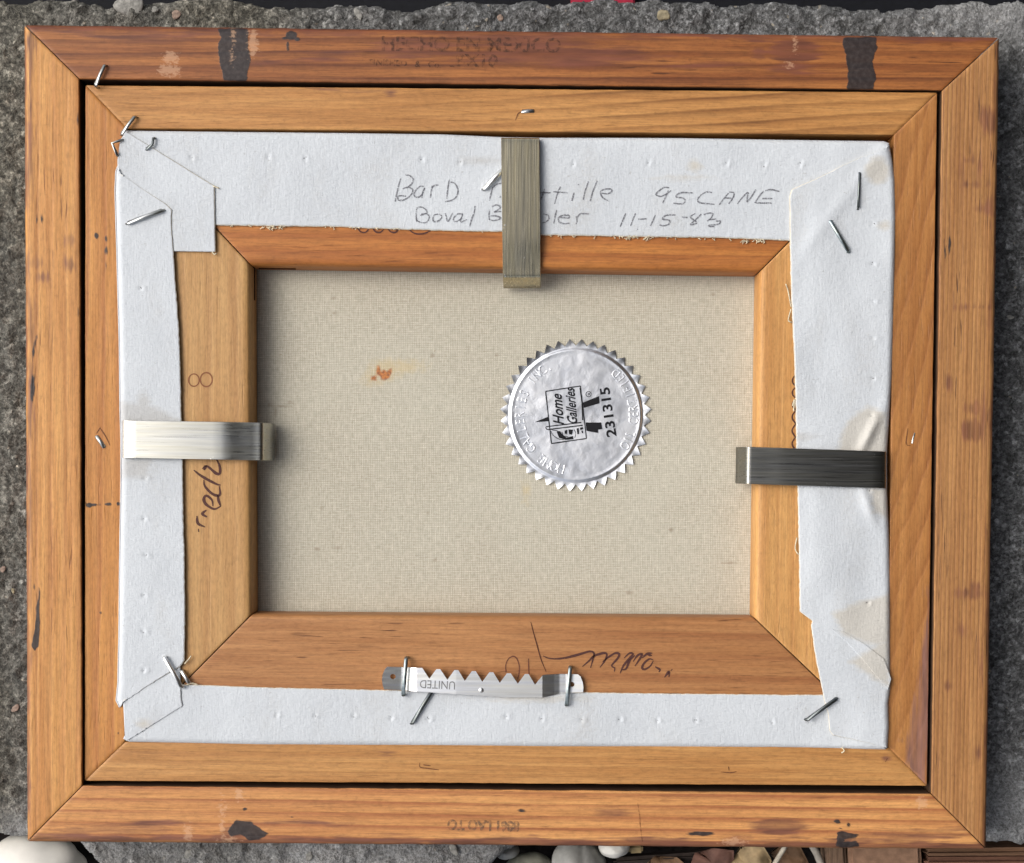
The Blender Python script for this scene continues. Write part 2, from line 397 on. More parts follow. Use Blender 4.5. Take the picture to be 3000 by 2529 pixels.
AGG = [plain('pale_aggregate', (.25, .245, .225), .9, .15, var=.45, scale=700, bump=.8), plain('pink_aggregate', (.27, .20, .16), .9, .15, var=.4, scale=700, bump=.8), plain('tan_aggregate', (.26, .225, .15), .9, .15, var=.4, scale=700, bump=.8)]
for i, (px, py, rx, ry, k) in enumerate([(382, 16, 42, 34, 0), (517, 42, 17, 12, 1), (455, 28, 10, 9, 0), (1049, 42, 20, 10, 0), (1465, 53, 9, 9, 1), (1945, 45, 20, 17, 2), (8, 1668, 11, 7, 1), (38, 1730, 8, 5, 2), (44, 2075, 10, 14, 1), (2960, 930, 12, 7, 0), (560, 2502, 24, 14, 0), (905, 2508, 18, 11, 0), (1330, 2490, 20, 11, 0)]):
    c = P(px, py, -.0008); s = 112.6e-6
    lump('aggregate_stone', c, (rx * s, ry * s, min(rx, ry) * s * .24), AGG[k], SLAB, i + 3, 1, .5, i * .7, 3)
def soil():
    x0, x1, y0, y1 = -.32, .32, -.26, .22; nx, ny = 260, 200
    far = np.array([3.0, 2.0, 1.3, .9, .65, .5, .42])
    xs_ = np.r_[-far, np.linspace(x0, x1, nx), far[::-1]]; ys_ = np.r_[-far, np.linspace(y0, y1, ny), far[::-1]]; nx, ny = len(xs_), len(ys_)
    X, Y = np.meshgrid(xs_, ys_, indexing='ij')
    z = -.034 + .006 * fbm(X / .02, Y / .02, 70, 5, .6)
    o = build('soil', np.stack([X, Y, z], -1).reshape(-1, 3), grid_faces(nx, ny), plain('dark_soil', (.022, .018, .016), .95, .1, var=.6, scale=300, bump=.8), None, True)
    return tag(o, 'dark soil beneath and around the concrete slab', None, None, 'structure')
soil()
def strip_box(name, pts, zt, zb, mat, parent=None, bev=.0006):
    bm = bmesh.new(); vs_ = [bm.verts.new(P(x, y, zt)) for x, y in pts]; f = bm.faces.new(vs_)
    if f.normal.z < 0: f.normal_flip()
    r = bmesh.ops.extrude_face_region(bm, geom=[f])
    for e in r['geom']:
        if isinstance(e, bmesh.types.BMVert): e.co.z = zb
    bmesh.ops.recalc_face_normals(bm, faces=bm.faces)
    if bev: bmesh.ops.bevel(bm, geom=bm.edges[:], offset=bev, segments=2, affect='EDGES')
    bm.verts.index_update(); V = [v.co[:] for v in bm.verts]; F = [[v.index for v in q.verts] for q in bm.faces]; bm.free()
    return build(name, V, F, mat, parent)
tag(strip_box('dark_board', [(-250, -120), (3250, -120), (3250, 55), (-250, 55)], -.018, -.0285, plain('navy_black', (.004, .0045, .007), .7, .2, var=.3)), 'navy black board lying behind the chipped slab edge', 'board')
RED = plain('crimson', (.30, .012, .035), .5, .3)
tag(strip_box('red_strip', [(575, -50), (660, -50), (655, 34), (580, 34)], -.0145, -.0178, RED), 'short crimson strip past the slab edge beside the pale embedded stone', 'strip')
tag(strip_box('red_strip', [(1670, -50), (1860, -50), (1860, 34), (1674, 34)], -.0145, -.0178, RED), 'longer crimson strip past the slab edge beyond the stamped rail', 'strip')
# pebbles and litter below the frame
PEB = {'white': plain('white_stone', (.74, .72, .66), .5, .4, var=.10, scale=90, bump=.1), 'grey': plain('grey_pebble', (.36, .36, .34), .7, .3, var=.22, scale=200), 'green': plain('greenish_pebble', (.27, .27, .22), .7, .3, var=.5, scale=150)}
S = 112.6e-6
for nm, lb, px, py, rx, ry, zc, rz, k, sd in [
        ('stone', 'large smooth white stone at the corner of the picture frame', 95, 2545, 168, 108, -.012, .012, 'white', 4),
        ('pebble', 'small grey pebble at the broken end of the slab', 1482, 2492, 42, 26, -.016, .006, 'grey', 11),
        ('pebble', 'speckled greenish grey pebble beneath the frame edge', 1552, 2566, 84, 72, -.017, .008, 'green', 12),
        ('pebble', 'rounded light grey pebble between the speckled and white ones', 1692, 2530, 86, 76, -.015, .009, 'grey', 13),
        ('pebble', 'bright white pebble half under the frame edge', 1800, 2478, 52, 36, -.012, .006, 'white', 14)]:
    tag(lump(nm, P(px, py, zc), (rx * S, ry * S, rz), PEB[k], None, sd, 1, .22, 0, 4), lb, 'stone' if nm == 'stone' else 'pebble', None if nm == 'stone' else 'pebbles below the frame')
WD_OLD = wood('weathered_bark', True, (.23, .13, .075), (.17, .09, .05), (.07, .035, .02), .003, 0, .003, .6, .6, 3.3, .8)
tag(strip_box('twig', [(1795, 2516), (2030, 2500), (2140, 2484), (2140, 2498), (2030, 2522), (1800, 2540)], -.016, -.022, plain('dark_twig', (.035, .026, .022), .8, .2), None, .0012), 'dark rotten twig lying across the soil by the white pebble', 'twig')
tag(strip_box('bark_chip', [(1838, 2478), (1884, 2478), (1884, 2500), (1844, 2502)], -.013, -.016, plain('tan_chip', (.30, .23, .12), .8, .2)), 'small tan bark chip beside the white pebble', 'bark chip')
def leaf(name, pts, z, mat, label, seed):
    """a curled dry leaf with a raised midrib"""
    p = resample(np.array(pts + [pts[0]]), 40)[:-1]; c = p.mean(0); V = []; rings = 7
    for j in range(rings + 1):
        k = j / rings
        for q in c + (p - c) * max(k, .02):
            zz = z + .0035 * (fbm(q[0] / 60, q[1] / 60, seed, 3)) + .0022 * k * k * math.sin(q[0] / 19 + seed)
            V.append(PA(q[0], q[1], zz))
    n = len(V); V2 = V + [v - np.array((0, 0, .0004)) for v in V]
    F = grid_faces(rings + 1, 40, 0, True); F += [tuple(i + n for i in f[::-1]) for f in F]
    F += [(n - 40 + i, n - 40 + (i + 1) % 40, 2 * n - 40 + (i + 1) % 40, 2 * n - 40 + i) for i in range(40)]
    return tag(build(name, V2, F, mat, None, True), label, 'leaf', 'dead leaves below the frame')
LR = plain('reddish_leaf', (.15, .075, .055), .75, .3, var=.45, scale=160); LT = plain('tan_leaf', (.33, .24, .13), .75, .3, var=.4, scale=160); LB = plain('brown_leaf', (.19, .11, .06), .75, .3, var=.4, scale=160)
leaf('dead_leaf', [(1890, 2535), (1920, 2508), (1985, 2512), (2010, 2535), (1990, 2575), (1900, 2570)], -.0155, LB, 'brown dead leaf lying over the dark twig end', 21)
leaf('dead_leaf', [(2020, 2545), (2035, 2500), (2090, 2485), (2150, 2492), (2150, 2560), (2060, 2580)], -.013, LR, 'purplish red crumpled dead leaf beneath the frame edge', 22)
leaf('dead_leaf', [(2135, 2530), (2170, 2480), (2235, 2476), (2262, 2520), (2240, 2575), (2160, 2580)], -.012, LT, 'tan crumpled dead leaf beside the pale stalks', 23)
leaf('dead_leaf', [(2255, 2500), (2290, 2470), (2345, 2480), (2370, 2530), (2300, 2560)], -.019, LB, 'dull ochre dead leaf under the pale stalks', 24)
for pts, c, lb in [([(2262, 2545), (2282, 2510), (2302, 2478)], (.52, .47, .38), 'thin pale dry stalk sticking out over dead leaves'), ([(2375, 2470), (2395, 2505), (2412, 2550)], (.30, .27, .23), 'thicker grey dry stalk beside the brown wood chunk')]:
    V, F = [], []; tube([P(x, y, -.010) for x, y in smooth_line(pts, 8)], .0009 if c[0] > .4 else .0014, V, F, 8)
    tag(build('stalk', V, F, plain('dry_stalk', c, .7, .3), None, True), lb, 'stalk')
tag(strip_box('wood_chunk', [(2418, 2470), (2478, 2470), (2484, 2560), (2424, 2560)], -.008, -.020, wood('brown_chunk', False, (.22, .14, .09), (.16, .10, .06), (.08, .045, .03), .002, 0, .001, .6, .6, 7.1, .8), None, .0012), 'narrow brown wood chunk between the stalks and the brick', 'wood')
BRK = plain('brick_clay', (.26, .155, .10), .9, .15, var=.22, scale=330, bump=.7)
tag(strip_box('brick', [(2486, 2466), (2700, 2466), (2706, 2600), (2492, 2600)], -.007, -.030, BRK, None, .0015), 'weathered tan brick edge under the frame corner', 'brick')
bd = thing('weathered_plank', 'reddish brown cracked plank next to the slab corner', 'plank', P(2860, 2540, -.03))
strip_box('board', [(2709, 2490), (3080, 2484), (3080, 2509), (2711, 2511)], -.006, -.026, WD_OLD, bd, .0014)
strip_box('board', [(2711, 2514), (3080, 2512), (3080, 2640), (2713, 2640)], -.0075, -.026, wood('red_bark', True, (.24, .115, .07), (.17, .08, .05), (.07, .03, .02), .003, 0, .003, .6, .6, 5.3, .8), bd, .0014)
# unseen eave and wall, added to shade the right and darken metal reflections
ev = thing('added_shade_eave', 'unseen dark brown eave and wall added to shade the slab', 'eave', (1.0, 0, 2.4))
EVM = plain('shade_eave_brown', (.045, .035, .028), .8, .2, scale=20, bump=0)
def boxm(name, a, b, mat, parent):
    (x0, y0, z0), (x1, y1, z1) = a, b
    V = [(x0, y0, z0), (x1, y0, z0), (x1, y1, z0), (x0, y1, z0), (x0, y0, z1), (x1, y0, z1), (x1, y1, z1), (x0, y1, z1)]
    return build(name, V, [(3, 2, 1, 0), (4, 5, 6, 7), (0, 1, 5, 4), (1, 2, 6, 5), (2, 3, 7, 6), (3, 0, 4, 7)], mat, parent)
EX = .14
for i in range(9): boxm('shade_soffit_board', (EX + i * .18, -3.5, 2.40), (EX + i * .18 + .176, 3.5, 2.42), EVM, ev)
boxm('shade_fascia', (EX - .03, -3.5, 2.34), (EX - .002, 3.5, 2.50), EVM, ev)

for i in range(12): boxm('shade_wall_board', (1.45, -3.5, -.05 + i * .205), (1.48, 3.5, -.05 + i * .205 + .2), EVM, ev)

# ------------------------------------------------------------------ wooden rails
def rail(name, A, B, C, D, z, prof, mat, parent, n=400, seed=0, marks=None, edge=0.0, dent=.00012, gap=.00014, dark_sides=None):
    """mitred rail: outer edge A-B, inner edge C-D (pixels); prof = cross-section [(metres from outer edge, height)]"""
    A, B, C, D = [PA(*q, z)[:2] for q in (A, B, C, D)]
    L = np.hypot(*(B - A)); Wd = abs(np.cross(B - A, C - A)) / L
    s = np.linspace(gap / L, 1 - gap / L, n); m = len(prof); V = np.zeros((n, m, 3))
    O = A + (B - A) * s[:, None]; I = C + (D - C) * s[:, None]
    endd = np.minimum(s, 1 - s) * L
    for j, (w, zz) in enumerate(prof):
        V[:, j, :2] = O + (I - O) * (w / Wd)
        V[:, j, 2] = zz
        if zz > z - .004:
            tt = w / Wd
            V[:, j, 2] += dent * .8 * fbm(s * L / .03, np.full(n, w / .0012 + seed), seed, 3) - .00035 * np.exp(-endd / .0004)
            if tt < .18 or tt > .93:
                V[:, j, :2] += (I - O) / np.linalg.norm(I - O, axis=1)[:, None] * (dent * 1.6 * fbm(s * L / .006, np.full(n, seed * 1.7 + (0 if tt < .5 else 9)), seed + 2, 4))[:, None]
    W = V.reshape(-1, 3); F = grid_faces(n, m, 0, True)
    F += [tuple(range(m)), tuple(range((n - 1) * m, n * m))[::-1]]
    px, py = UNP(W); at = {}
    for k in ('paint', 'stain', 'chip'): at[k] = sd_shapes(px, py, (marks or {}).get(k, []))
    if edge:
        w = np.tile(np.array([q[0] for q in prof]), n)
        at['stain'] = np.maximum(at['stain'], np.clip(.5 + (edge - w * MM + 14 * fbm(px / 60, py / 60, seed, 3)) / 80, 0, 1))
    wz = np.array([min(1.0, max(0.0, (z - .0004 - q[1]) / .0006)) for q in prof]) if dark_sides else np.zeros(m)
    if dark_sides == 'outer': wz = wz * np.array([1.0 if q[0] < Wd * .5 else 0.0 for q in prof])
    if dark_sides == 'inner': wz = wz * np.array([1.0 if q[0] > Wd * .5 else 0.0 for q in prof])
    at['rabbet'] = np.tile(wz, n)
    o = build(name, W, [f[::-1] for f in F], mat, parent, True, at)
    bm = bmesh.new(); bm.from_mesh(o.data); bmesh.ops.recalc_face_normals(bm, faces=bm.faces)
    for e in bm.edges:
        if len(e.link_faces) == 2 and e.calc_face_angle(0) > .9: e.smooth = False
    bm.to_mesh(o.data); bm.free(); return o
def rprof(W, zt, zb, ro, ri, nt=26, extra=()):
    p = [(0, zb), (0, zt - ro - .0012), (0, zt - ro - .0004), (0, zt - ro)]
    for a in (22, 45, 68): p.append((ro * (1 - math.cos(R(a))), zt - ro + ro * math.sin(R(a))))
    for k in range(nt + 1): p.append((ro + (W - ro - ri) * k / nt, zt))
    for a in (30, 60): p.append((W - ri + ri * math.sin(R(a)), zt - ri + ri * math.cos(R(a))))
    p += [(W, zt - ri), (W, zt - ri - .0003), (W, zt - ri - .0009)]
    return p + list(extra)
def width(A, B, C, z):
    A, B, C = [PA(*q, z)[:2] for q in (A, B, C)]; return abs(np.cross(B - A, C - A)) / np.hypot(*(B - A))

OTL, OTR, OBR, OBL = (67, 69), (2932, 106), (2892, 2491), (76, 2469)
ITL, ITR, IBR, IBL = (231, 231), (2761, 264), (2729, 2327), (240, 2303)
def zz(o, pts, s=2.52): return [(o[0] + x / s, o[1] + y / s) for x, y in pts]
frame = thing('picture_frame', 'outer reddish pine picture frame lying face down on the concrete', 'picture frame', (0, 0, 0))
MK = {
 'top': dict(paint=[[(640, 84), (728, 86), (728, 145), (734, 175), (722, 236), (655, 238), (645, 190), (637, 140), (648, 110)], (853, 103, 18, 15), (870, 115, 7, 6), (843, 130, 3, 13), (836, 112, 8, 5), [(2470, 106), (2566, 109), (2571, 140), (2557, 180), (2565, 215), (2561, 263), (2484, 262), (2483, 190), (2470, 130)]],
             stain=[(2115, 106, 18, 16), (2190, 106, 12, 7), (2280, 103, 22, 14), (2224, 158, 16, 20), (1640, 165, 260, 30), (1560, 118, 200, 26), (2330, 150, 75, 40), (780, 180, 60, 9), (960, 165, 70, 9), (1220, 140, 120, 26), (2060, 190, 120, 8), (560, 90, 120, 10), (450, 110, 130, 14), (2320, 205, 60, 14)],
             chip=[[(729, 90), (750, 92), (756, 150), (736, 172), (728, 140)], (500, 170, 22, 16), (496, 206, 30, 17), (2328, 118, 4, 22), (2312, 190, 9, 7), (684, 100, 4, 16), (681, 155, 3, 12)]),
 'left': dict(paint=[(107, 643, 4, 18), (122, 640, 3, 10), [(113, 975), (107, 1010), (98, 1050), (92, 1065), (95, 1030), (104, 985)], (95, 1125, 5, 45), [(115, 1722), (118, 1735), (116, 1780), (117, 1850), (112, 1895), (102, 1906), (94, 1892), (104, 1840), (107, 1780)], (228, 345, 3, 22), (100, 1720, 3, 8), (229, 920, 2, 12)],
              stain=[(105, 769, 17, 19), (125, 812, 15, 14), (205, 705, 9, 10), (200, 775, 12, 16), (86, 120, 14, 30), (92, 980, 8, 60), (90, 1180, 8, 120), (84, 1500, 6, 200), (90, 420, 6, 200)], chip=[]),
 'bottom': dict(paint=[zz((0, 1829), [(1675, 1520), (1740, 1445), (1850, 1455), (1910, 1500), (1990, 1545), (1920, 1590), (1840, 1600), (1780, 1560), (1700, 1570)]), (718, 2369, 7, 5), (2454, 2408, 11, 7), (2486, 2416, 7, 8), (2461, 2426, 6, 4), zz((2200, 1829), [(625, 1535), (680, 1525), (795, 1555), (770, 1578), (690, 1585), (688, 1602), (780, 1610), (795, 1640), (605, 1650), (640, 1590)]), (2055, 2442, 42, 5), (855, 2393, 6, 3), (840, 2480, 30, 8), (1528, 2374, 13, 5)],
                stain=[(300, 2430, 75, 10), (430, 2420, 100, 9), (900, 2410, 60, 4), (2290, 2420, 70, 26), (690, 2445, 40, 26), (1480, 2460, 110, 8), (1800, 2380, 40, 14), (2690, 2450, 150, 10), (2760, 2440, 70, 8)], chip=[[(690, 2312), (708, 2312), (712, 2342), (694, 2344)], (656, 2366, 9, 4), (651, 2410, 4, 44), (668, 2462, 20, 7), (550, 2440, 10, 20), (2150, 2466, 26, 9), (2700, 2352, 14, 16)]),
 'right': dict(paint=[(2768, 735, 3, 16), (2782, 715, 2, 22)],
               stain=[(2900, 360, 22, 34), (2885, 345, 14, 24), [(2862, 612), (2910, 570), (2918, 640), (2880, 625)], (2815, 505, 8, 34), (2836, 470, 14, 5), (2840, 540, 24, 5), (2872, 490, 6, 22), (2858, 1195, 26, 16), (2850, 1262, 34, 34), (2880, 1220, 9, 46), (2777, 1126, 12, 20), (2843, 1738, 42, 16), (2860, 1720, 20, 12), (2818, 1845, 9, 14), (2870, 1923, 5, 26), (2860, 900, 34, 3), (2780, 2010, 8, 8), (2868, 2210, 9, 16)], chip=[]),
}
WOF = width(OTL, OTR, ITL, ZF)
ledge = [(WOF, .0055), (WOF + .0045, .0055), (WOF + .0045, .0004), (WOF, .0003)]
mo = dict(
 top=wood('pine_top', True, (0.412, 0.158, 0.043), (0.278, 0.092, 0.026), (0.121, 0.034, 0.012), .0042, -.012, .0022, 1.0, .8, 1.2, .50, (.105, .034, .020)),
 left=wood('pine_left', False, (0.661, 0.343, 0.108), (0.552, 0.246, 0.072), (0.331, 0.126, 0.041), .0046, .006, .0030, .55, .9, 2.7, .55, (.13, .055, .032)),
 bottom=wood('pine_bottom', True, (0.656, 0.330, 0.114), (0.561, 0.249, 0.082), (0.328, 0.109, 0.042), .0040, .006, .0016, 1.0, .45, 4.1, .55, (.105, .040, .026)),
 right=wood('pine_right', False, (0.474, 0.242, 0.087), (0.412, 0.193, 0.066), (0.205, 0.083, 0.033), .0014, .002, .0007, .70, 1.0, 5.9, .55, (.13, .052, .028)))
FR = {}
for k, (A, B, C, D), e in [('top', (OTL, OTR, ITL, ITR), 17), ('left', (OBL, OTL, IBL, ITL), 11), ('bottom', (OBL, OBR, IBL, IBR), 24), ('right', (OTR, OBR, ITR, IBR), 9)]:
    w = width(A, B, C, ZF); lg = [(w, .0055), (w + .0045, .0055), (w + .0045, .0004), (w, .0003)]
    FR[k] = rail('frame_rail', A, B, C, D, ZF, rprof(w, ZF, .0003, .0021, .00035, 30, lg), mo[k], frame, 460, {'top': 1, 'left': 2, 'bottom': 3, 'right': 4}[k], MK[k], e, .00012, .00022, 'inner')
# liner
LTL, LTR, LBR, LBL = (250, 250), (2746, 271), (2716, 2303), (248, 2288)
MTL, MTR, MBR, MBL = (371, 376), (2619, 395), (2601, 2189), (366, 2174)
liner = thing('frame_liner', 'narrow pale pine inner frame fitted inside the reddish outer frame', 'frame liner', (0, 0, .0058))
ml = dict(
 top=wood('liner_top', True, (0.569, 0.287, 0.093), (0.496, 0.228, 0.068), (0.171, 0.066, 0.020), .0042, -.075, .0062, 1.1, .35, 9.3, .5, (.12, .05, .03), 0, .8, 4.0, (-.06, .06, .22, 1.0)),
 left=wood('liner_left', False, (0.582, 0.271, 0.073), (0.504, 0.214, 0.053), (0.388, 0.144, 0.040), .0062, .015, .0050, .85, .25, 10.4, .5, (.20, .13, .10), 0, .7, 7.0),
 bottom=wood('liner_bottom', True, (0.542, 0.283, 0.095), (0.469, 0.220, 0.068), (0.352, 0.157, 0.050), .0030, .010, .0012, .55, .3, 11.6, .5, (.12, .05, .03), 0, .9),
 right=wood('liner_right', False, (0.477, 0.223, 0.067), (0.401, 0.169, 0.048), (0.256, 0.095, 0.028), .0058, .30, .0080, 1.0, .25, 12.8, .5, (.16, .080, .062), 0, .7, 9.0))
LK = {'left': dict(paint=[(283, 690, 7, 9), (312, 700, 4, 8), (311, 735, 5, 14), (311, 780, 3, 18), [(247, 1468), (258, 1476), (295, 1475), (295, 1481), (252, 1487)], (318, 1477, 10, 2.5), (346, 1476, 5, 5), (295, 1796, 5, 6), (247, 1200, 3, 30), (318, 1028, 2, 6), (347, 2148, 3, 4)], stain=[]),
      'top': dict(stain=[(1145, 273, 6, 4), (975, 262, 26, 3)]), 'bottom': dict(stain=[(1130, 2208, 14, 5), (2595, 2225, 6, 8)]),
      'right': dict(stain=[[(2722, 1730), (2710, 1900), (2690, 2020), (2668, 2120), (2655, 2220), (2660, 2250), (2716, 2305), (2730, 2000)], (2639, 2170, 5, 4), (2716, 1735, 5, 12)])}
for k, (A, B, C, D) in [('top', (LTL, LTR, MTL, MTR)), ('left', (LBL, LTL, MBL, MTL)), ('bottom', (LBL, LBR, MBL, MBR)), ('right', (LTR, LBR, MTR, MBR))]:
    w = width(A, B, C, ZL); lg = [(w, .0094), (w + .003, .0094), (w + .003, .0058), (w, .0057)]
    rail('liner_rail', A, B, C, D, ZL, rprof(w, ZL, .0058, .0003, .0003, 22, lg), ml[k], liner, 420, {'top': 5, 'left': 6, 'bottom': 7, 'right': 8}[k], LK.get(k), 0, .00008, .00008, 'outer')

# ------------------------------------------------------------------ stretched canvas
canvas = thing('stretched_canvas', 'small canvas on wooden stretcher bars with white folded edges, seen from behind', 'canvas', (0, 0, ZC))
# stretcher: outer corners lie under the cloth, inner corners at the window
STL, STR, SBR, SBL = (385, 408), (2592, 425), (2585, 2170), (385, 2155)
NTL, NTR, NBR, NBL = (722, 765), (2236, 786), (2222, 1822), (726, 1811)
# lighter or redder bars as they are
msb = dict(
 top=wood('bar_top', True, (0.507, 0.201, 0.048), (0.426, 0.149, 0.034), (0.273, 0.079, 0.020), .0055, .004, .0016, .8, .5, 14.2, .5),
 left=wood('bar_left', False, (0.539, 0.325, 0.129), (0.487, 0.267, 0.099), (0.365, 0.182, 0.065), .0085, .004, .0035, .7, .15, 15.1, .5, (.12, .05, .03), 0, .6),
 bottom=wood('bar_bottom', True, (0.458, 0.224, 0.086), (0.391, 0.173, 0.062), (0.273, 0.102, 0.037), .0070, .02, .0034, .9, 1.0, 16.4, .5, (.12, .05, .03), 0, .9, 6.0, (-.04, .05, .15, 1.0)),
 right=wood('bar_right', False, (0.620, 0.342, 0.120), (0.545, 0.266, 0.085), (0.432, 0.195, 0.063), .0050, .004, .0012, .45, .15, 17.9, .5, (.12, .05, .03), 0, .6))
SB = {}
for k, (A, B, C, D) in [('top', (STL, STR, NTL, NTR)), ('left', (SBL, STL, NBL, NTL)), ('bottom', (SBL, SBR, NBL, NBR)), ('right', (STR, SBR, NTR, NBR))]:
    w = width(A, B, C, ZS)
    p = [(0, ZC + .0004), (0, ZS - .001), (.001, ZS)] + [(.001 + (w - .001) * q / 24, ZS) for q in range(1, 25)] + [(w + .0006, ZS - .0004), (w + .0011, ZS - .0014), (w + .00135, ZS - .003), (w + .0014, ZS - .006), (w + .0014, ZC + .0004)]
    SB[k] = rail('stretcher_bar', A, B, C, D, ZS, p, msb[k], canvas, 300, {'top': 11, 'left': 12, 'bottom': 13, 'right': 14}[k], {}, 0, .00006, .00048 if k in ('top', 'bottom') else .0002)
# cloth back
def back():
    nx, ny = 360, 260
    a, b = PA(600, 640, ZC), PA(2350, 1950, ZC)
    X, Y = np.meshgrid(np.linspace(a[0], b[0], nx), np.linspace(b[1], a[1], ny), indexing='ij')
    z = ZC + .00025 * fbm(X / .05, Y / .05, 40, 3); px, py = UNP(np.stack([X, Y, z], -1))
    rust = [[(1103, 1073), (1112, 1072), (1117, 1088), (1125, 1082), (1133, 1090), (1147, 1077), (1149, 1090), (1140, 1108), (1130, 1114), (1117, 1112), (1113, 1103), (1103, 1097)], (1095, 1108, 9, 7)]
    specks = [(1180 + 86, 1042, 5, 5), (1254, 1504, 3, 3), (943, 1488, 3, 5), (1266, 1042, 5, 6), (1275, 1640, 4, 5), (792, 1183, 5, 3), (852, 1179, 6, 3), (820, 1190, 22, 2), (807, 1208, 3, 9), (1845, 1738, 8, 4), (990, 1606, 9, 3), (930, 1608, 6, 5), (1965, 1552, 6, 5), (2135, 1649, 14, 3), (1455, 1040, 4, 4), (978, 873, 5, 3), (980, 918, 4, 3), (910, 1850 - 920 + 922, 3, 3), (2090, 862, 4, 4)]
    yel = [(1130, 1085, 55, 34), (1185, 1075, 60, 22), (1090, 1115, 30, 18), (1540, 1440, 12, 30)]
    o = build('canvas_back', np.stack([X, Y, z], -1).reshape(-1, 3), grid_faces(nx, ny), raw_canvas(), canvas, True,
              {'rust': sd_shapes(px.ravel(), py.ravel(), rust), 'speck': sd_shapes(px.ravel(), py.ravel(), specks), 'yellow': sd_shapes(px.ravel(), py.ravel(), yel) - .06})
    return o
BACK = back()
fr_c = [PA(*q, ZS) for q in (STL, STR, SBR, SBL)]
# painted front sheet just below, closing the canvas thickness
V = [(*q[:2], ZC - .0003) for q in fr_c]; build('canvas_front', V, [(3, 2, 1, 0)], plain('gesso_front', (.6, .58, .54), .7), canvas)
# holes and folds of the cloth
HOLES = [(565 + 111.5 * k, 461 + 1.6 * k) for k in range(17) if not 1440 < 565 + 111.5 * k < 1590] + [(700 + 111.5 * k, 2098 + .9 * k) for k in range(16)] + [(418 + .7 * k, 845 + 112 * k) for k in range(11)] + [(2560 - 1.2 * k, 662 + 111 * k) for k in range(13)]
HOLES = [(x + random.uniform(-5, 5), y + random.uniform(-5, 5)) for x, y in HOLES if random.random() > .22]
def relief(px, py):
    z = .00030 * fbm(px / 210, py / 210, 80, 3) + .00115 * fbm(px / 150 + 7, py / 210, 84, 2) * np.clip((px - 2320) / 60, 0, 1) + .00004 * fbm(px / 26, py / 26, 82, 3)
    for hx, hy in HOLES:
        d2 = (px - hx) ** 2 + (py - hy) ** 2
        z = z - .00045 * np.exp(-d2 / 32.0) + .00024 * np.exp(-((px - hx - 8) ** 2 + (py - hy) ** 2) / 60.0)
    # creases near the right-hand clip and the bulge under the hanger
    z = z + .0016 * np.exp(-(((px - 2548) * .9 + (py - 1270) * .42) / 14) ** 2) * np.exp(-((py - 1275) / 60) ** 2)
    z = z + .0010 * np.exp(-(((px - 2540) - (py - 1470) * .35) / 16) ** 2) * np.exp(-((py - 1480) / 50) ** 2)
    z = z + .0009 * np.exp(-((px - 1560) / 90) ** 2) * np.exp(-((py - 2045) / 26) ** 2)
    z = z + .0005 * np.exp(-(((px - 2400) * .6 - (py - 1560) * .15) / 60) ** 2) * np.exp(-((py - 1600) / 160) ** 2)
    z = z + .0004 * np.exp(-(((px - 2380) + (py - 700) * .8) / 30) ** 2) * np.clip((px - 2310) / 60, 0, 1)
    return z
LAY = {'top': .0006, 'bottom': .0006, 'left': .0012, 'right': .0012, 'patch': .0010}
MAT_W = white_canvas()
STAIN_SH = [[(2440, 1800), (2500, 1770), (2607, 1740), (2607, 1890), (2570, 1893), (2470, 1860)], (2570, 500, 34, 40), [(2450, 1330), (2480, 1240), (2540, 1190), (2600, 1210), (2600, 1330)], (2035, 485, 18, 14), (2000, 522, 24, 3), (2592, 660, 14, 10), [(2550, 1430), (2600, 1430), (2604, 1520), (2560, 1500)], [(2490, 1940), (2600, 1870), (2606, 2010), (2560, 1990)], (420, 2120, 18, 10), (1560, 2046, 90, 8)]
GRIME_SH = [[(352, 1180), (420, 1180), (470, 1200), (530, 1235), (530, 1240), (355, 1240)], [(358, 1346), (440, 1345), (430, 1402), (358, 1400)], (420, 1180, 20, 30), (2345, 1280, 30, 12), (1405, 470, 40, 10), (2375, 1280, 14, 5)]
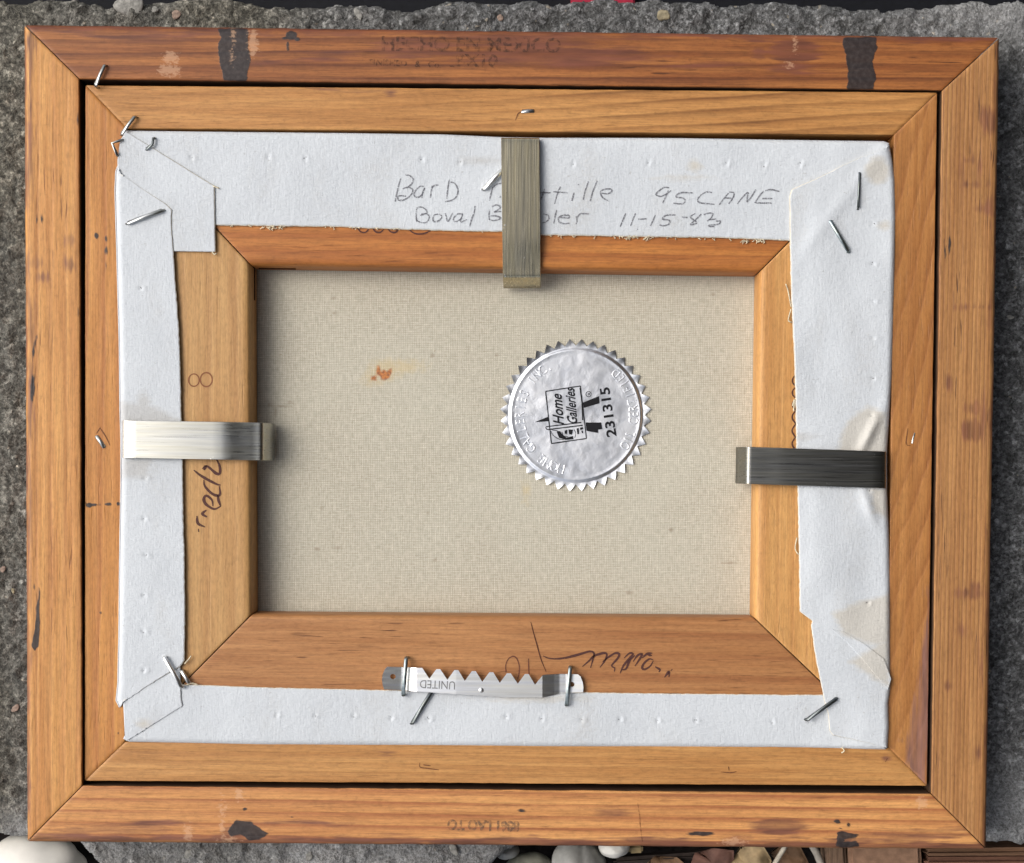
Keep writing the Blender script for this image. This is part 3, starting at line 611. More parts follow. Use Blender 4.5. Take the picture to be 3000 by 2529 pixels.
def flap(name, outer, inner, lay, nu=260, nv=34, curl=True, fray=1.2, seed=0, edge_raw=1.0, zlow=ZC):
    o, i = resample(outer, nu), resample(inner, nu)
    sl = np.arange(nu) / nu * 60
    i = i + (fray * fbm(sl * 3.0, sl * 0 + seed, seed, 3))[:, None] * np.array([1, 1])
    base = ZS + lay; V = []; raw = []
    d = np.hypot(*(i - o).T); r = .0018; rp = r * MM; cols = []
    if curl:
        rc = np.minimum(rp, .5 * d)
        for f in (.02, .06, .14, .28, .5, .75, 1.0):
            q = o + (i - o) * (rc * f / d)[:, None]
            cols.append(PA(q[:, 0], q[:, 1], base + relief(q[:, 0], q[:, 1]) - r * (1 - math.sqrt(max(0, 1 - (1 - f) ** 2))))); raw.append(np.zeros(nu))
        top0 = PA(o[:, 0], o[:, 1], base - r + relief(o[:, 0], o[:, 1])); low = top0.copy(); low[:, 2] = zlow
        cols = [low, top0] + cols; raw = [np.zeros(nu)] * 2 + raw
    else: rc = np.zeros(nu)
    for v in np.linspace(0, 1, nv)[1 if curl else 0:]:
        q = o + (i - o) * ((rc + (d - rc) * v) / d)[:, None]
        cols.append(PA(q[:, 0], q[:, 1], base + relief(q[:, 0], q[:, 1]))); raw.append(np.full(nu, 1.0 * (v > .995) * edge_raw))
    if not curl:
        lo = cols[0].copy(); lo[:, 2] -= .00045; cols = [lo] + cols; raw = [np.full(nu, .6 * edge_raw)] + raw
    lo = cols[-1].copy(); lo[:, 2] -= .00045; cols.append(lo); raw.append(np.full(nu, 1.0 * edge_raw))
    m = len(cols); W = np.stack(cols, 1).reshape(-1, 3); px, py = UNP(W)
    st = sd_shapes(px, py, STAIN_SH); gr = sd_shapes(px, py, GRIME_SH)
    ob = build(name, W, grid_faces(nu, m), MAT_W, canvas, True, {'stain': st, 'grime': gr, 'raw': np.stack(raw, 1).ravel()})
    bm = bmesh.new(); bm.from_mesh(ob.data); bmesh.ops.recalc_face_normals(bm, faces=bm.faces)
    if sum(f.normal.z * f.calc_area() for f in bm.faces) < 0: bmesh.ops.reverse_faces(bm, faces=bm.faces)
    bm.to_mesh(ob.data); bm.free()
    sd = ob.modifiers.new('cloth thickness', 'SOLIDIFY'); sd.thickness = .0003; sd.offset = -1
    return ob
TOPFLAP = flap('folded_edge', [(362, 383), (700, 387), (1000, 390), (1300, 394), (1470, 402), (1600, 404), (1800, 404), (2000, 405), (2300, 410), (2590, 414), (2606, 420)],
     [(420, 655), (640, 660), (1000, 665), (1050, 668), (1300, 676), (1470, 679), (1590, 689), (1900, 694), (2110, 697), (2230, 702), (2380, 708), (2420, 710)], LAY['top'], 620, 40, True, 1.6, 1)
flap('folded_edge', [(360, 2166), (380, 2174), (750, 2182), (1150, 2184), (1550, 2187), (2000, 2189), (2270, 2190), (2470, 2194), (2596, 2196)],
     [(440, 2005), (560, 2006), (750, 2014), (1120, 2022), (1500, 2030), (1710, 2029), (2000, 2033), (2300, 2036), (2420, 2036), (2470, 2036)], LAY['bottom'], 620, 34, True, 1.4, 2)
flap('corner_fold', [(352, 412), (344, 470), (345, 512), (400, 600), (430, 690), (440, 735)], [(368, 386), (500, 466), (600, 528), (629, 545), (630, 640), (631, 738)], LAY['patch'], 160, 40, False, 1.0, 3)
flap('folded_edge', [(347, 488), (341, 505), (339, 560), (343, 700), (347, 860), (351, 1000), (353, 1200), (356, 1290), (356, 1420), (352, 1640), (350, 1850), (347, 2000), (342, 2052), (352, 2072)],
     [(350, 507), (420, 556), (485, 597), (503, 614), (502, 660), (508, 735), (514, 830), (524, 960), (529, 1100), (532, 1250), (535, 1345), (537, 1500), (541, 1640), (542, 1830), (541, 1935), (530, 1952), (440, 2004), (362, 2056)], LAY['left'], 620, 34, True, 1.5, 4, 1.0, ZL + .0002)
flap('corner_fold', [(360, 2050), (362, 2080), (364, 2120), (366, 2160), (370, 2170)], [(528, 1948), (529, 2000), (531, 2050), (535, 2068), (385, 2162)], .0009, 120, 40, False, .8, 5, .6)
flap('folded_edge', [(2606, 425), (2614, 470), (2621, 530), (2623, 640), (2619, 860), (2612, 1100), (2605, 1230), (2599, 1320), (2599, 1440), (2604, 1560), (2607, 1700), (2607, 1900), (2608, 2020), (2602, 2060), (2604, 2130), (2600, 2192)],
     [(2590, 436), (2500, 470), (2400, 520), (2318, 556), (2313, 575), (2314, 706), (2318, 860), (2326, 1030), (2331, 1160), (2333, 1310), (2337, 1430), (2341, 1640), (2343, 1792), (2380, 1820), (2376, 1832), (2387, 1910), (2394, 1950), (2408, 2015), (2414, 2050), (2426, 2090), (2431, 2142), (2440, 2154), (2545, 2176), (2594, 2190)], LAY['right'], 700, 44, True, 1.3, 6)
flap('corner_fold', [(2470, 1850), (2530, 1885), (2590, 1930), (2611, 1990)], [(2440, 1846), (2480, 1880), (2530, 1935), (2602, 2022)], LAY['right'] + .00025, 90, 26, False, 1.0, 8, .35)
# frayed threads along the cut edges
V, F = [], []
TH = [(800, 663, 60, 16), (1860, 693, 90, 12), (2205, 703, 66, 18), (2318, 900, 20, 60)]
for k in range(110):
    e = TH[k % 3] if k < 70 else None
    if e: x, y = e[0] + random.uniform(-.5, .5) * e[2], e[1] + random.uniform(-3, 6)
    else:
        x = random.choice([random.uniform(650, 1460), random.uniform(1600, 2300)]); y = np.interp(x, [640, 1000, 1470, 1590, 2230], [660, 665, 679, 689, 702])
    pts = [(x, y)]
    for j in range(3): pts.append((pts[-1][0] + random.uniform(-5, 5), pts[-1][1] + random.uniform(-1, 4)))
    tube([P(a, b, ZS + .0004 + .0003 * random.random()) for a, b in pts], .00013, V, F, 5)
for pts in ([(2302, 832), (2308, 850), (2314, 880), (2318, 900)], [(2318, 905), (2312, 925), (2310, 940), (2320, 945)], [(2335, 1575), (2330, 1600), (2332, 1615), (2340, 1625)], [(541, 1945), (552, 1933), (560, 1922)], [(2322, 1190), (2328, 1170), (2325, 1205)], [(545, 2008), (560, 2002), (580, 2006)], [(624, 545), (634, 549), (642, 552)], [(622, 738), (628, 746), (634, 742)], [(2466, 2190), (2474, 2200), (2465, 2206)]):
    tube([P(a, b, ZS + .0011) for a, b in smooth_line(pts, 5)], .00022, V, F, 5)
tag(build('frayed_thread', V, F, plain('raw_thread', (.62, .55, .40), .9, .1), canvas, True), kind='stuff')

V, F = [], []
for hx, hy in HOLES:
    lay = LAY['top'] if hy < 520 and hx < 2312 else LAY['left']
    for k in range(random.choice((1, 1, 2))):
        a = random.uniform(0, 6.28); l = random.uniform(2, 4.5); x, y = hx + random.uniform(-3, 3), hy + random.uniform(-3, 3)
        ribbon([(x, y), (x + l * math.cos(a), y + l * math.sin(a))], 3.0, lambda px, py: ZS + lay + relief(np.asarray(px, float), np.asarray(py, float)) + .00009, V, F, .8)
tag(build('tack_hole', V, F, ink('tack_hole_dark', (.10, .095, .09), .75, 1500, .25, .6), canvas), kind='stuff')
# pencil handwriting on the top folded edge
zt = lambda px, py: ZS + LAY['top'] + relief(np.asarray(px, float), np.asarray(py, float)) + .00012
def cv(o, s, L): return [[(o[0] + x / s, o[1] + y / s) for x, y in q] for q in L]
A_ = cv((1100, 480), 5.2325, [[(385, 225), (345, 370), (320, 480), (303, 580)], [(455, 170), (520, 180), (570, 225), (575, 270), (520, 340), (415, 385)], [(440, 370), (530, 365), (568, 400), (555, 460), (490, 525), (410, 560), (350, 555), (345, 500), (400, 490), (470, 500)],
    [(740, 350), (690, 345), (620, 400), (592, 460), (605, 505), (660, 512), (710, 470), (750, 370)], [(755, 370), (725, 440), (710, 525)], [(870, 335), (855, 430), (840, 520)], [(862, 370), (900, 335), (965, 325)],
    [(1135, 235), (1110, 370), (1090, 540)], [(1150, 280), (1215, 300), (1255, 370), (1265, 430), (1235, 510), (1170, 560), (1065, 580)], [(1800, 350), (1770, 460), (1745, 565)], [(1790, 370), (1850, 320), (1930, 300)], [(1915, 490), (1908, 525)]])
A2 = cv((1100, 480), 5.2325, [[(630, 690), (622, 800), (630, 890)], [(630, 680), (690, 662), (760, 690), (790, 740), (740, 780), (685, 790)], [(700, 770), (790, 770), (825, 820), (790, 890), (720, 905), (650, 880), (620, 840)],
    [(960, 770), (905, 785), (880, 830), (890, 885), (940, 885), (1000, 850), (1015, 800), (970, 770)], [(1070, 760), (1110, 880), (1185, 750)], [(1330, 770), (1260, 770), (1200, 830), (1195, 870), (1240, 885), (1310, 840), (1340, 760)], [(1335, 770), (1305, 890), (1400, 855)],
    [(1525, 645), (1515, 740), (1470, 860), (1445, 960)], [(1750, 700), (1740, 780), (1745, 860)], [(1780, 660), (1850, 630), (1905, 650), (1905, 690), (1815, 740)], [(1820, 740), (1930, 730)], [(1760, 800), (1850, 800), (1920, 830), (1870, 860), (1780, 870), (1740, 850)]])
B_ = cv((1550, 480), 5.2325, [[(235, 385), (215, 460), (180, 550)], [(165, 440), (330, 445)], [(480, 350), (435, 460), (390, 615)], [(370, 430), (590, 445)], [(690, 440), (655, 570)], [(752, 312), (758, 326)], [(910, 270), (855, 430), (830, 555)], [(1045, 260), (980, 420), (935, 575)],
    [(1105, 450), (1200, 460), (1265, 430), (1265, 395), (1200, 385), (1110, 410), (1095, 450), (1130, 520), (1225, 575)]])
B2 = cv((1550, 480), 5.2325, [[(215, 770), (290, 790), (305, 840), (260, 890), (200, 910)], [(425, 710), (400, 800), (378, 915)], [(450, 820), (610, 830), (605, 790), (510, 795), (450, 830), (460, 890), (540, 920), (620, 910)], [(720, 800), (735, 860), (720, 930)], [(735, 840), (780, 770), (920, 765)],
    [(1480, 760), (1440, 860), (1395, 965)], [(1630, 760), (1590, 860), (1555, 955)], [(1670, 850), (1800, 845)], [(1935, 790), (1900, 870), (1858, 955)], [(1655, 1000), (1668, 1010)]])
C_ = cv((1880, 480), 4.757, [[(380, 335), (310, 330), (230, 390), (195, 430), (270, 455), (340, 420), (410, 375)], [(370, 370), (330, 470), (290, 550)], [(710, 405), (540, 405), (475, 460), (580, 480), (605, 520), (560, 560), (440, 550)], [(980, 400), (900, 395), (820, 440), (780, 500), (800, 540), (900, 555), (1015, 565)],
    [(1080, 575), (1150, 480), (1210, 410)], [(1220, 395), (1285, 405), (1270, 480), (1210, 560)], [(1160, 475), (1270, 485)], [(1330, 560), (1420, 450), (1480, 395)], [(1490, 400), (1470, 470), (1465, 535)], [(1465, 535), (1530, 460), (1590, 360)],
    [(1700, 380), (1640, 450), (1575, 545)], [(1720, 375), (1800, 360), (1920, 385)], [(1680, 485), (1820, 485)], [(1580, 545), (1810, 550)]])
C2 = cv((1880, 480), 4.757, [[(470, 715), (340, 720), (290, 770), (385, 790), (380, 840), (300, 865), (245, 850)], [(560, 745), (640, 750)], [(830, 700), (740, 790), (680, 840), (700, 850), (760, 830), (750, 800), (690, 760), (680, 735), (750, 690)], [(860, 710), (930, 690), (990, 695), (970, 750), (910, 800)], [(930, 780), (1040, 770)], [(1030, 800), (1100, 800), (1080, 835), (1030, 850), (940, 860), (935, 875), (1010, 875)]])
PENCIL = ink('pencil_graphite', (.14, .14, .16), .70, 1700, .30, .55)
strokes('handwriting', A_ + B_ + C_, 4.6, zt, PENCIL, TOPFLAP, .8)
strokes('handwriting', A2 + B2 + C2, 4.6, zt, PENCIL, TOPFLAP, .8)
# stamped script and figures on the bars
BRN = ink('brown_ink', (.085, .035, .030), .92, 1500, .15, .45); BRL = ink('pale_brown_ink', (.26, .10, .05), .75, 1500, .15, .45)
zb = lambda px, py: ZS + .0001
def circ(cx, cy, rx, ry, n=18): return [(cx + rx * math.cos(2 * math.pi * k / n), cy + ry * math.sin(2 * math.pi * k / n)) for k in range(n + 1)]
D0 = ((530, 1050), 3.205)
strokes('stamped_figure', cv(*D0, [circ(122, 205, 50, 58), circ(238, 200, 56, 66)]), 4.2, zb, BRL, SB['left'], 1.0)
strokes('stamped_script', cv(*D0, [[(330, 940), (362, 1010), (365, 1080), (330, 1080), (240, 1010), (200, 1040)], [(240, 1005), (215, 1050)], [(120, 1050), (200, 1110), (330, 1180), (372, 1190)], [(215, 1140), (225, 1200), (290, 1270), (350, 1290), (368, 1270), (360, 1200)],
    [(374, 1390), (352, 1330), (345, 1280)], [(374, 1390), (310, 1415), (235, 1370), (215, 1320), (240, 1290), (290, 1330), (300, 1390)], [(240, 1425), (200, 1460), (245, 1490)], [(150, 1480), (160, 1550), (228, 1585)], [(163, 1600), (166, 1630)]]), 8.6, zb, BRN, SB['left'], .4)
E0 = ((1450, 1860), 3.805)
strokes('stamped_figure', cv(*E0, [[(125, 420), (120, 340), (150, 270), (200, 240), (240, 260), (270, 340), (270, 420), (255, 490)], [(375, 265), (375, 340), (380, 440)]]), 3.8, zb, ink('brown_ink_faded', (.15, .055, .035), .85, 1500, .15, .45), SB['bottom'], .9)
strokes('stamped_script', cv(*E0, [[(535, 235), (600, 262), (700, 268), (820, 250), (950, 215), (1060, 185), (1105, 210), (1090, 280), (1065, 370)], [(975, 355), (1050, 290), (1100, 240), (1200, 205), (1245, 215), (1230, 280), (1170, 365)], [(1200, 300), (1280, 240), (1340, 205), (1385, 215), (1370, 260), (1300, 345), (1335, 370), (1330, 410)],
    [(1395, 430), (1430, 350), (1500, 260), (1540, 215), (1500, 205), (1440, 260)], [(1410, 390), (1460, 380), (1500, 290), (1560, 230)], [(1560, 350), (1620, 260), (1640, 215), (1590, 230), (1540, 300)], [(1755, 205), (1700, 210), (1640, 260)], [(1752, 232), (1700, 224)], [(1765, 280), (1720, 270), (1660, 320), (1640, 370), (1670, 385), (1730, 350), (1765, 290)], [(1785, 355), (1840, 390), (1825, 415)], [(1890, 475), (1940, 410), (1940, 470)], [(1978, 383), (1960, 402)]]), 7.2, zb, BRN, SB['bottom'], .38)
arcs = [[(x - 14, 668), (x - 6, 679), (x + 8, 681), (x + 18, 672)] for x in (1062, 1106, 1150)] + [[(1195, 670), (1215, 684), (1240, 685), (1262, 676)]] + [[(2329, y - 14), (2322, y - 4), (2323, y + 8), (2331, y + 16)] for y in (1115, 1150, 1185)] + [[(2332, y - 20), (2322, y - 6), (2322, y + 6), (2333, y + 22)] for y in (1222, 1262, 1300)]
strokes('stamped_script', arcs[:4], 5.0, zb, BRN, SB['top'], .7); strokes('stamped_script', arcs[4:], 5.0, zb, BRN, SB['right'], .7)
strokes('crack', [[(1555, 1822), (1562, 1850), (1572, 1885), (1580, 1915), (1588, 1940), (1600, 1968)]], 3.6, zb, ink('split_line', (.09, .03, .018), .9, 900, .1, .4), SB['bottom'], .6)
SLOT = plain('slot_shadow_wood', (.05, .022, .012), .9, .1)
def slot(a, b, axis):
    """saw kerf of the corner joint showing on the inner side of a bar"""
    pa, pb = PA(*a, ZS - .006), PA(*b, ZS - .006); t = .0003
    lo, hi = np.minimum(pa, pb), np.maximum(pa, pb)
    if axis == 'x': lo[0] -= t; hi[0] += t; 
    else: lo[1] -= t; hi[1] += t
    boxm('joint_slot', (lo[0], lo[1], ZS - .0068), (hi[0], hi[1], ZS - .0058), SLOT, canvas)
xl = PA(*NTL, ZS)[0] + .0014; xr = PA(*NTR, ZS)[0] - .0014; yt = PA(*NTL, ZS)[1] - .0014
for y0, y1 in ((782, 880), (1675, 1798)):
    a, b = PA(745, y0, ZS - .006), PA(745, y1, ZS - .006)
    boxm('joint_slot', (xl - .001, b[1], ZS - .0068), (xl + .00025, a[1], ZS - .0058), SLOT, canvas)
a, b = PA(758, 780, ZS - .006), PA(866, 780, ZS - .006)
boxm('joint_slot', (a[0], yt - .00035, ZS - .0068), (b[0], yt + .001, ZS - .0058), SLOT, canvas)
strokes('scratch', [[(1868, 2352), (1873, 2385), (1876, 2420), (1882, 2466)]], 4.0, lambda x, y: ZF + .00012, ink('scratch_line', (.13, .045, .025), .5, 700, .35, .6), FR['bottom'], .6)
# faint ink stamps on the outer frame
INKF = ink('faded_stamp', (.040, .032, .026), .48, 620, .42, .62); INKG = ink('grey_stamp', (.13, .10, .075), .6, 700, .34, .60)
zf_ = ZF + .00016
V, F = [], []
text_px('HECHO EN MEXICO', 1118, 147, 42, -.6, zf_, V, F, 525, 0, False, .03); text_px('8X10', 1334, 195, 38, -.8, zf_, V, F, 124, 0, False, .03); text_px('FINISHED   &   Co.   --', 1082, 191, 19, -2.2, zf_, V, F, 250, 0, False, .03)
build('ink_stamp', V, F, INKF, FR['top'])
V, F = [], []; text_px('8861 LAO TO', 1522, 2408, 30, 180 - 1.5, zf_, V, F, 212, 0, False, .045); build('ink_stamp', V, F, INKG, FR['bottom'])

# ------------------------------------------------------------------ staples
GALV = steel('staple_steel', (.46, .48, .49), .34, True, .2, .3); DARKST = steel('staple_dark', (.17, .19, .20), .38, True, .15, .3); BLUEST = steel('staple_blue', (.36, .42, .44), .36, True, .15, .3); BRIGHT = steel('staple_bright', (.86, .87, .88), .34, True, .1, .1)
def staple(a, b, z, h, mat, parent, r=.00042, legs=True, mid=None, tilt=0.0):
    A, B = P(*a, z + h), P(*b, z + h + tilt); V, F = [], []
    pts = ([Vector((A.x, A.y, z - .002)), Vector((A.x, A.y, z + h - .0006))] if legs else []) + [A.lerp(B, .04)]
    if mid: pts += [P(*q, z + h) for q in mid]
    pts += [A.lerp(B, .5)] if not mid else []
    pts += [A.lerp(B, .96)] + ([Vector((B.x, B.y, z + h + tilt - .0006)), Vector((B.x, B.y, z - .002))] if legs else [])
    tube(pts, r * 1.28, V, F, 10, True, .62); return build('staple', V, F, mat, parent, True)
zc = ZS + .0013
staple((307, 190), (279, 251), ZL, .0026, GALV, frame, .00045)
staple((395, 341), (355, 394), ZL, .0014, GALV, liner, .00045)
staple((357, 408), (343, 456), ZS + .0012, .0004, GALV, canvas, .00038, True, [(328, 420)])
staple((451, 403), (428, 438), ZS + .0008, .0008, DARKST, canvas, .00036, True, [(446, 424)])
staple((371, 655), (478, 615), zc, .0006, GALV, canvas, .00050)
staple((1416, 554), (1482, 490), ZS + .0007, .0010, BRIGHT, canvas, .00062)
staple((2519, 504), (2514, 612), zc, .0003, DARKST, canvas, .00034)
staple((2431, 645), (2487, 738), zc, .0006, BLUEST, canvas, .00052)
staple((481, 1926), (532, 2015), zc + .0004, .0007, BRIGHT, canvas, .00055)
staple((532, 1966), (554, 2001), ZS + .0008, .0006, BRIGHT, canvas, .00050)
staple((1266, 2024), (1206, 2121), ZS + .0008, .0006, DARKST, canvas, .00052)
staple((2451, 2047), (2363, 2110), ZS + .0016, .0006, DARKST, canvas, .00052)
staple((1528, 327), (1564, 325), ZL, .0001, GALV, liner, .00050)
staple((282, 1277), (306, 1312), ZL, .0001, GALV, liner, .00050)
staple((2680, 1268), (2671, 1300), ZL, -.0002, GALV, liner, .00032)
GOUGE = ink('gouge_wood', (.16, .065, .03), .9, 900, .2, .5)
zl = lambda px, py: ZL + .0001
for gq in ([[(1510, 353), (1518, 333), (1530, 327)]], [[(283, 1270), (294, 1252)], [(293, 1254), (310, 1280), (322, 1305)]], [[(2660, 1255), (2655, 1300), (2668, 1306)]], [[(1230, 2235), (1231, 2248), (1258, 2252), (1286, 2256)], [(1240, 2241), (1262, 2244)]], [[(2112, 2262), (2140, 2264), (2158, 2261)], [(2134, 2246), (2136, 2258)]], [[(2594, 2232), (2600, 2222)]]):
    strokes('gouge', gq, 3.4, zl, GOUGE, liner, .5)

# ------------------------------------------------------------------ spring clips
def clip(label, q, mat, kink=6.0, lean=.0022, zt=ZS + .0030, droop=0.0, zlow=ZL - .0090):
    """q: outer-end corners then inner-end corners (pixels), strip bent down at both ends"""
    a0, a1, b0, b1 = [PA(*p, zt) for p in q]; S_, E_ = (a0 + a1) / 2, (b0 + b1) / 2
    L = np.linalg.norm(E_ - S_); path = []
    path += [(.0004, zlow), (.0001, max(zt - .0030, zlow + .0002)), (0, zt - .0016)]
    for a in (20, 40, 60, 80): path.append((.0012 * (1 - math.cos(R(a))), zt - .0014 + .0012 * math.sin(R(a))))
    u0 = .70
    for u in np.linspace(.05, u0, 12): path.append((L * u, zt + .00015 * math.sin(math.pi * u / u0) - droop * u * L))
    k = math.tan(R(kink)); zk = path[-1][1]
    for u in np.linspace(u0 + .04, 1, 7): 
        if L * u < L - .0017: path.append((L * u, zk - (L * u - L * u0) * k * min(1, (u - u0) / .08 * .5 + .3)))
    ze = path[-1][1]
    for a in (12, 25, 38, 51, 64, 77): path.append((L - .0016 + .0016 * math.sin(R(a)), ze - .0016 * (1 - math.cos(R(a)))))
    path += [(L + .0003, ze - .0022), (L + lean * .5, ze - .0052), (L + lean, ze - .0082), (L + lean - .0003, ze - .0091), (L + lean - .0012, ze - .0096)]
    path = np.array(path); t = np.gradient(path, axis=0); t /= np.linalg.norm(t, axis=1)[:, None]; nn = np.stack([-t[:, 1], t[:, 0]], 1)
    th = .00055; d = (E_ - S_) / L; up = np.array([0, 0, 1.0]); V = []
    for (s, z), n_ in zip(path, nn):
        f = min(max(s / L, 0), 1); w = ((a1 - a0) * (1 - f) + (b1 - b0) * f) / 2
        for sg, ins in ((-1, 0), (1, 0)):
            for o in (0, 1):
                c = S_ + d * (s - n_[0] * th * o); zz_ = z - n_[1] * th * o
                V.append(np.array([c[0], c[1], zz_]) + sg * w * np.array([1, 1, 0]))
    n = len(path); F = []
    for i in range(n - 1):
        for j, k2 in ((0, 2), (2, 3), (3, 1), (1, 0)): F.append((i * 4 + j, i * 4 + k2, i * 4 + 4 + k2, i * 4 + 4 + j))
    F += [(0, 1, 3, 2), ((n - 1) * 4, (n - 1) * 4 + 2, (n - 1) * 4 + 3, (n - 1) * 4 + 1)]
    o = build('spring_clip', V, F, mat, None, True)
    bm = bmesh.new(); bm.from_mesh(o.data); bmesh.ops.recalc_face_normals(bm, faces=bm.faces)
    for e in bm.edges:
        if len(e.link_faces) == 2 and e.calc_face_angle(0) > .7: e.smooth = False
    bmesh.ops.bevel(bm, geom=[e for e in bm.edges if not e.smooth], offset=.00010, segments=1, affect='EDGES')
    bm.to_mesh(o.data); bm.free()
    return tag(o, label, 'clip', 'spring clips holding the canvas in the liner')
clip('bright brushed steel spring clip over the bar marked with a figure 8', [(356, 1232), (356, 1342), (769, 1238), (769, 1349)], steel('clip_bright', (.53, .53, .50), .30, True, .7, .22), 11, zlow=ZL + .0003)
clip('yellowish brushed steel spring clip over the pencil handwriting', [(1468, 401), (1580, 402), (1473, 814), (1584, 813)], steel('clip_yellow', (.60, .535, .385), .22, False, .9, .55), 10)
clip('steel spring clip tinted for a dark reflection, over the creased white canvas edge', [(2598, 1323), (2598, 1431), (2186, 1309), (2184, 1418)], steel('clip_dark_reflection', (.30, .30, .285), .30, True, .25, .3), 2)  # darker steel colour stands in for dark surroundings mirrored in this clip

# ------------------------------------------------------------------ sawtooth hanger
HO = lambda x, y: (1080 + x / 3.124, 1880 + y / 3.124)
hang = thing('sawtooth_hanger', 'silver sawtooth picture hanger stapled to the reddish stretcher bar', 'picture hanger', P(1415, 1990, ZS))
TOPE = [(300, 234), (380, 236), (440, 240), (490, 240), (555, 340), (620, 252), (655, 252), (720, 350), (785, 260), (820, 260), (880, 360), (945, 270), (980, 270), (1040, 368), (1105, 280), (1140, 280), (1200, 378), (1265, 290), (1300, 290), (1365, 385), (1430, 297), (1465, 297), (1522, 395), (1595, 305), (1740, 296), (1800, 297)]
BOTE = [(300, 442), (430, 456), (640, 470), (860, 485), (1090, 500), (1300, 511), (1590, 511), (1700, 488), (1800, 468)]
zh = ZS + .0012
def hz(x): return zh + np.interp(x, [300, 335, 440, 800, 1590, 1700, 1745, 1800], [0, 0, .0013, .0016, .0014, .0003, 0, 0])
xs = sorted(set([a for a, b in TOPE] + [a for a, b in BOTE] + list(np.arange(310, 1800, 14)))); V, F = [], []
for x in xs:
    ty = np.interp(x, *zip(*TOPE)); by = np.interp(x, *zip(*BOTE))
    for o_ in (0, -.0006): 
        for k in range(5):
            q = HO(x, ty + (by - ty) * k / 4); V.append(PA(*q, hz(x) + o_))
n = len(xs)
for i in range(n - 1):
    a, b = i * 10, i * 10 + 10
    for k in range(4): F += [(a + k, b + k, b + k + 1, a + k + 1), (a + 5 + k + 1, b + 5 + k + 1, b + 5 + k, a + 5 + k)]
    F += [(a, a + 5, b + 5, b), (a + 4, b + 4, b + 9, a + 9)]
HMAT = steel('hanger_zinc', (.86, .87, .88), .36, True, .15, .12)
pl = build('plate', V, F, HMAT, hang, False)
def tab(pts, hole, name, x0, slope):
    bm = bmesh.new()
    def loop(ps):
        vs_ = [bm.verts.new(P(*HO(*p), zh + slope * abs(p[0] - x0))) for p in ps]; return [bm.edges.new((vs_[i], vs_[(i + 1) % len(vs_)])) for i in range(len(vs_))]
    e = loop(pts) + loop(circ(*hole, 14)[:-1]); bmesh.ops.triangle_fill(bm, edges=e, use_beauty=True)
    r = bmesh.ops.extrude_face_region(bm, geom=bm.faces[:])
    for g in r['geom']:
        if isinstance(g, bmesh.types.BMVert): g.co.z -= .0006
    bmesh.ops.recalc_face_normals(bm, faces=bm.faces); bm.verts.index_update()
    V = [v.co[:] for v in bm.verts]; F = [[v.index for v in f.verts] for f in bm.faces]; bm.free()
    return build(name, V, F, HMAT, hang)
tab([(299, 234), (170, 231), (150, 250), (128, 300), (122, 350), (130, 405), (142, 438), (299, 442)], (222, 320, 26, 24), 'end_tab', 299, .0000060)
tab([(1801, 297), (1915, 300), (1940, 320), (1960, 375), (1966, 420), (1962, 464), (1801, 468)], (1860, 392, 24, 23), 'end_tab', 1801, .0000030)
c = P(*HO(1030, 445), zh + .0016); lump('dimple', c, (.00085, .00085, .0005), HMAT, pl, 3, 1, .02, 0, 2)
V, F = [], []; text_px('UNITED', *HO(792, 366), 25, 180 - 2.6, lambda x, y: hz((np.asarray(x) - 1080) * 3.124) + .00008, V, F, 103); build('engraved_lettering', V, F, plain('engraved_metal', (.22, .22, .22), .5, .4, .8), pl)
staple((1190, 1929), (1181, 2038), ZS + .0006, .0023, BLUEST, hang, .00055)
staple((1671, 1956), (1660, 2067), ZS + .0006, .0018, BLUEST, hang, .00055)

# ------------------------------------------------------------------ foil seal
seal = thing('foil_seal', 'round silver foil seal with toothed rim stuck on the bare canvas', 'seal', P(1687, 1216, ZC))
SO = lambda x, y: (1450 + x / 3.675, 970 + y / 3.675)
CX, CY = SO(870, 905); FOIL = foil()
def sealz(px, py): return ZC + .0008 + .00010 * fbm(np.asarray(px, float) / 60, np.asarray(py, float) / 60, 90, 3) + .00003 * fbm(np.asarray(px, float) / 13, np.asarray(py, float) / 13, 93, 2)
NT = 40; na = NT * 4; V = [PA(CX, CY, sealz(CX, CY))]; rings = []
for r, dz in [(r, 0) for r in np.linspace(8, 182, 34)] + [(187, .00008), (190, .00010), (193, -.0001), (195, -.00035), (199, -.00035)]:
    a = np.arange(na) * 2 * math.pi / na; rings.append(PA(CX + r * np.cos(a), CY + r * np.sin(a) * 1.005, sealz(CX + r * np.cos(a), CY + r * np.sin(a)) + dz))
for f in (.5, 1.0):
    a = np.arange(na) * 2 * math.pi / na; tri = 1 - np.abs((np.arange(na) % 4) / 2 - 1); amp = 1 + .10 * (hash2(np.arange(na) // 4, np.zeros(na), 4) - .5)
    r = 201 + (1 + 20 * tri * amp) * f; ld = (hash2(np.arange(na) // 4, np.zeros(na), 6) - .4)
    pleat = np.where(np.arange(na) % 4 == 1, .00022, np.where(np.arange(na) % 4 == 3, -.00018, 0)) * f
    rings.append(PA(CX + r * np.cos(a), CY + r * np.sin(a) * 1.005, ZC + .00055 + pleat + .00045 * ld * tri * f))
V = np.vstack([np.array(V)] + rings); F = [(0, 1 + k, 1 + (k + 1) % na) for k in range(na)] + grid_faces(len(rings), na, 1, True)
DISC = build('foil_disc', V, F, FOIL, seal, True)
BLK = ink('black_print', (.010, .010, .012), 1.0, 1500, -.6, -.5, .45)
zs = lambda x, y: sealz(x, y) + .00016
rot = 90 + 6.5
V, F = [], []
text_px('231315', *SO(1307, 1132), 29, 98.5, zs, V, F, 146, 0, False, .022); build('serial_number', V, F, BLK, DISC)
V, F = [], []
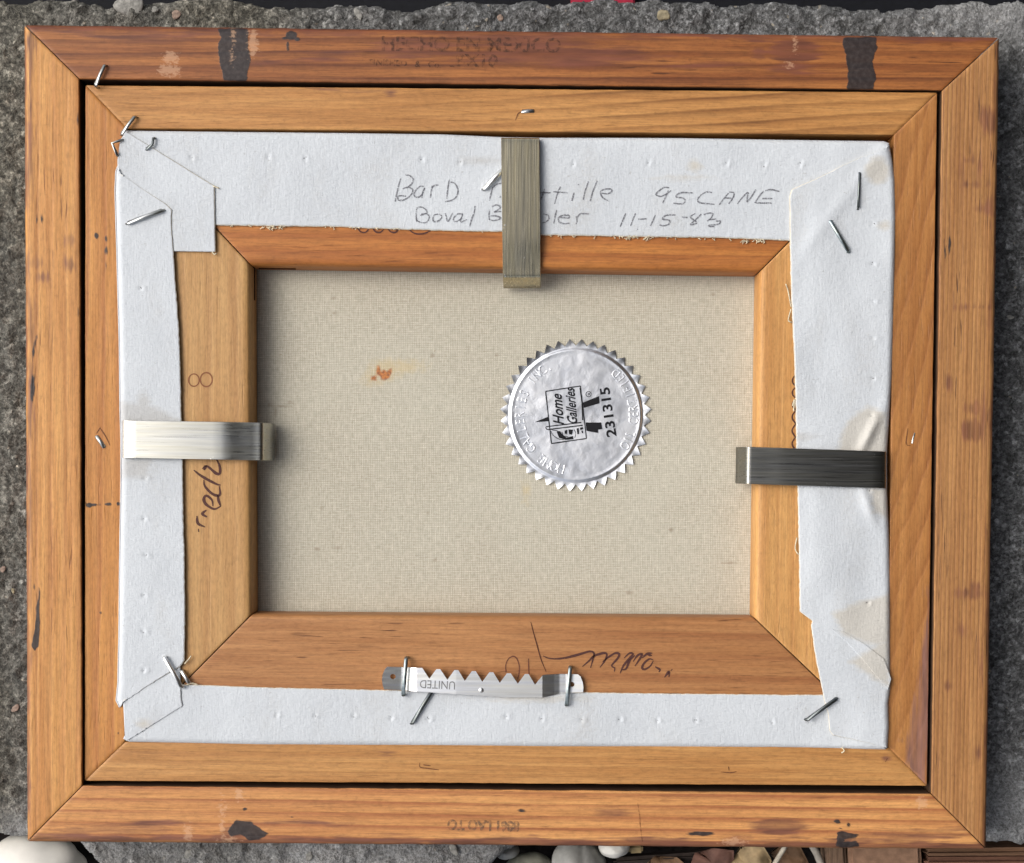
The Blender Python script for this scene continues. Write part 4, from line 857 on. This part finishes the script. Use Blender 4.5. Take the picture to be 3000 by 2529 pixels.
text_px('Home', *SO(742, 1008), 32, 94.5, zs, V, F, 88, .35, False, .02); text_px('Galleries', *SO(888, 1008), 30, 95, zs, V, F, 106, .35, False, .02); build('script_lettering', V, F, BLK, DISC)
lines = [[SO(*p) for p in q] for q in ([(545, 650), (920, 592)], [(920, 592), (985, 1158)], [(985, 1158), (608, 1212)], [(608, 1212), (545, 650)], [(552, 1030), (930, 985)], [(566, 1062), (945, 1015)], [(552, 1030), (548, 1046), (566, 1062)], [(915, 610), (935, 760), (945, 960)])]
strokes('emblem_outline', lines, 3.2, zs, BLK, DISC, 1.0)
bl = [[(430, 980), (570, 924), (578, 972)], [(945, 772), (1120, 700), (1126, 778), (955, 828)], [(975, 985), (1145, 985), (1156, 1056), (1110, 1062), (1112, 1098), (985, 1075)],
      [(665, 1085), (700, 1078), (722, 1110), (770, 1150), (840, 1130), (845, 1165), (760, 1172), (690, 1150)], [(750, 1075), (780, 1060), (775, 1110), (752, 1105)], [(790, 1060), (840, 1062), (828, 1115), (800, 1112)], [(880, 1050), (900, 1044), (905, 1110), (886, 1108)], [(915, 1040), (945, 1035), (950, 1055), (920, 1066)], [(930, 1075), (945, 1072), (950, 1100), (935, 1100)]]
bm = bmesh.new()
for pts in bl: bm.faces.new([bm.verts.new(P(*SO(*p), float(zs(*SO(*p))) + .00012)) for p in pts])
bmesh.ops.triangulate(bm, faces=bm.faces); bm.verts.index_update(); V = [v.co[:] for v in bm.verts]; F = [[v.index for v in f.verts] for f in bm.faces]; bm.free(); build('emblem', V, F, BLK, DISC)
strokes('emblem_detail', [[SO(*p) for p in q] for q in ([(600, 1075), (625, 1120), (680, 1160), (740, 1170)], [(610, 1065), (660, 1072), (700, 1090)], [(720, 1085), (740, 1130), (790, 1140)], [(850, 1060), (870, 1100), (860, 1150)], circ(1008, 680, 28, 28), [(998, 688), (1016, 684), (1018, 672), (1000, 674)])], 1.8, zs, BLK, DISC, 1.0)
V, F = [], []
def arc_text(s, a0, a1, r, h, inward):
    for k, ch in enumerate(s):
        if ch == ' ': continue
        a = a0 + (a1 - a0) * k / (len(s) - 1); x, y = CX + r * math.cos(R(a)), CY - r * math.sin(R(a))
        text_px(ch, x, y, h, a + 90 if inward else a - 90, lambda X, Y: sealz(X, Y) + .00024, V, F, None, 0, True, -.012, .74)
arc_text('HOME GALLERIES INC.', 255, 119, 150, 29, False); arc_text('OIL CERTIFIED', -32, 46, 184, 29, True)
V = [np.array(q, float) for q in V]; V2 = list(V); F2 = [tuple(f) for f in F]; ec = {}
for f in F:
    for k in range(len(f)): e = tuple(sorted((f[k], f[(k + 1) % len(f)]))); ec[e] = ec.get(e, 0) + 1
for f in F:
    cen = sum(V[k] for k in f) / len(f)
    for k in range(len(f)):
        a, b = f[k], f[(k + 1) % len(f)]
        if ec[tuple(sorted((a, b)))] > 1: continue
        d = V[b] - V[a]; nn = np.array([d[1], -d[0], 0]); nn /= np.linalg.norm(nn) + 1e-12
        if nn @ (cen - V[a]) > 0: nn = -nn
        o = len(V2); low = nn * .00026 - np.array([0, 0, .00042]); V2 += [V[a] + low, V[b] + low]; F2.append((a, b, o + 1, o))
build('embossed_lettering', V2, F2, FOIL, DISC)
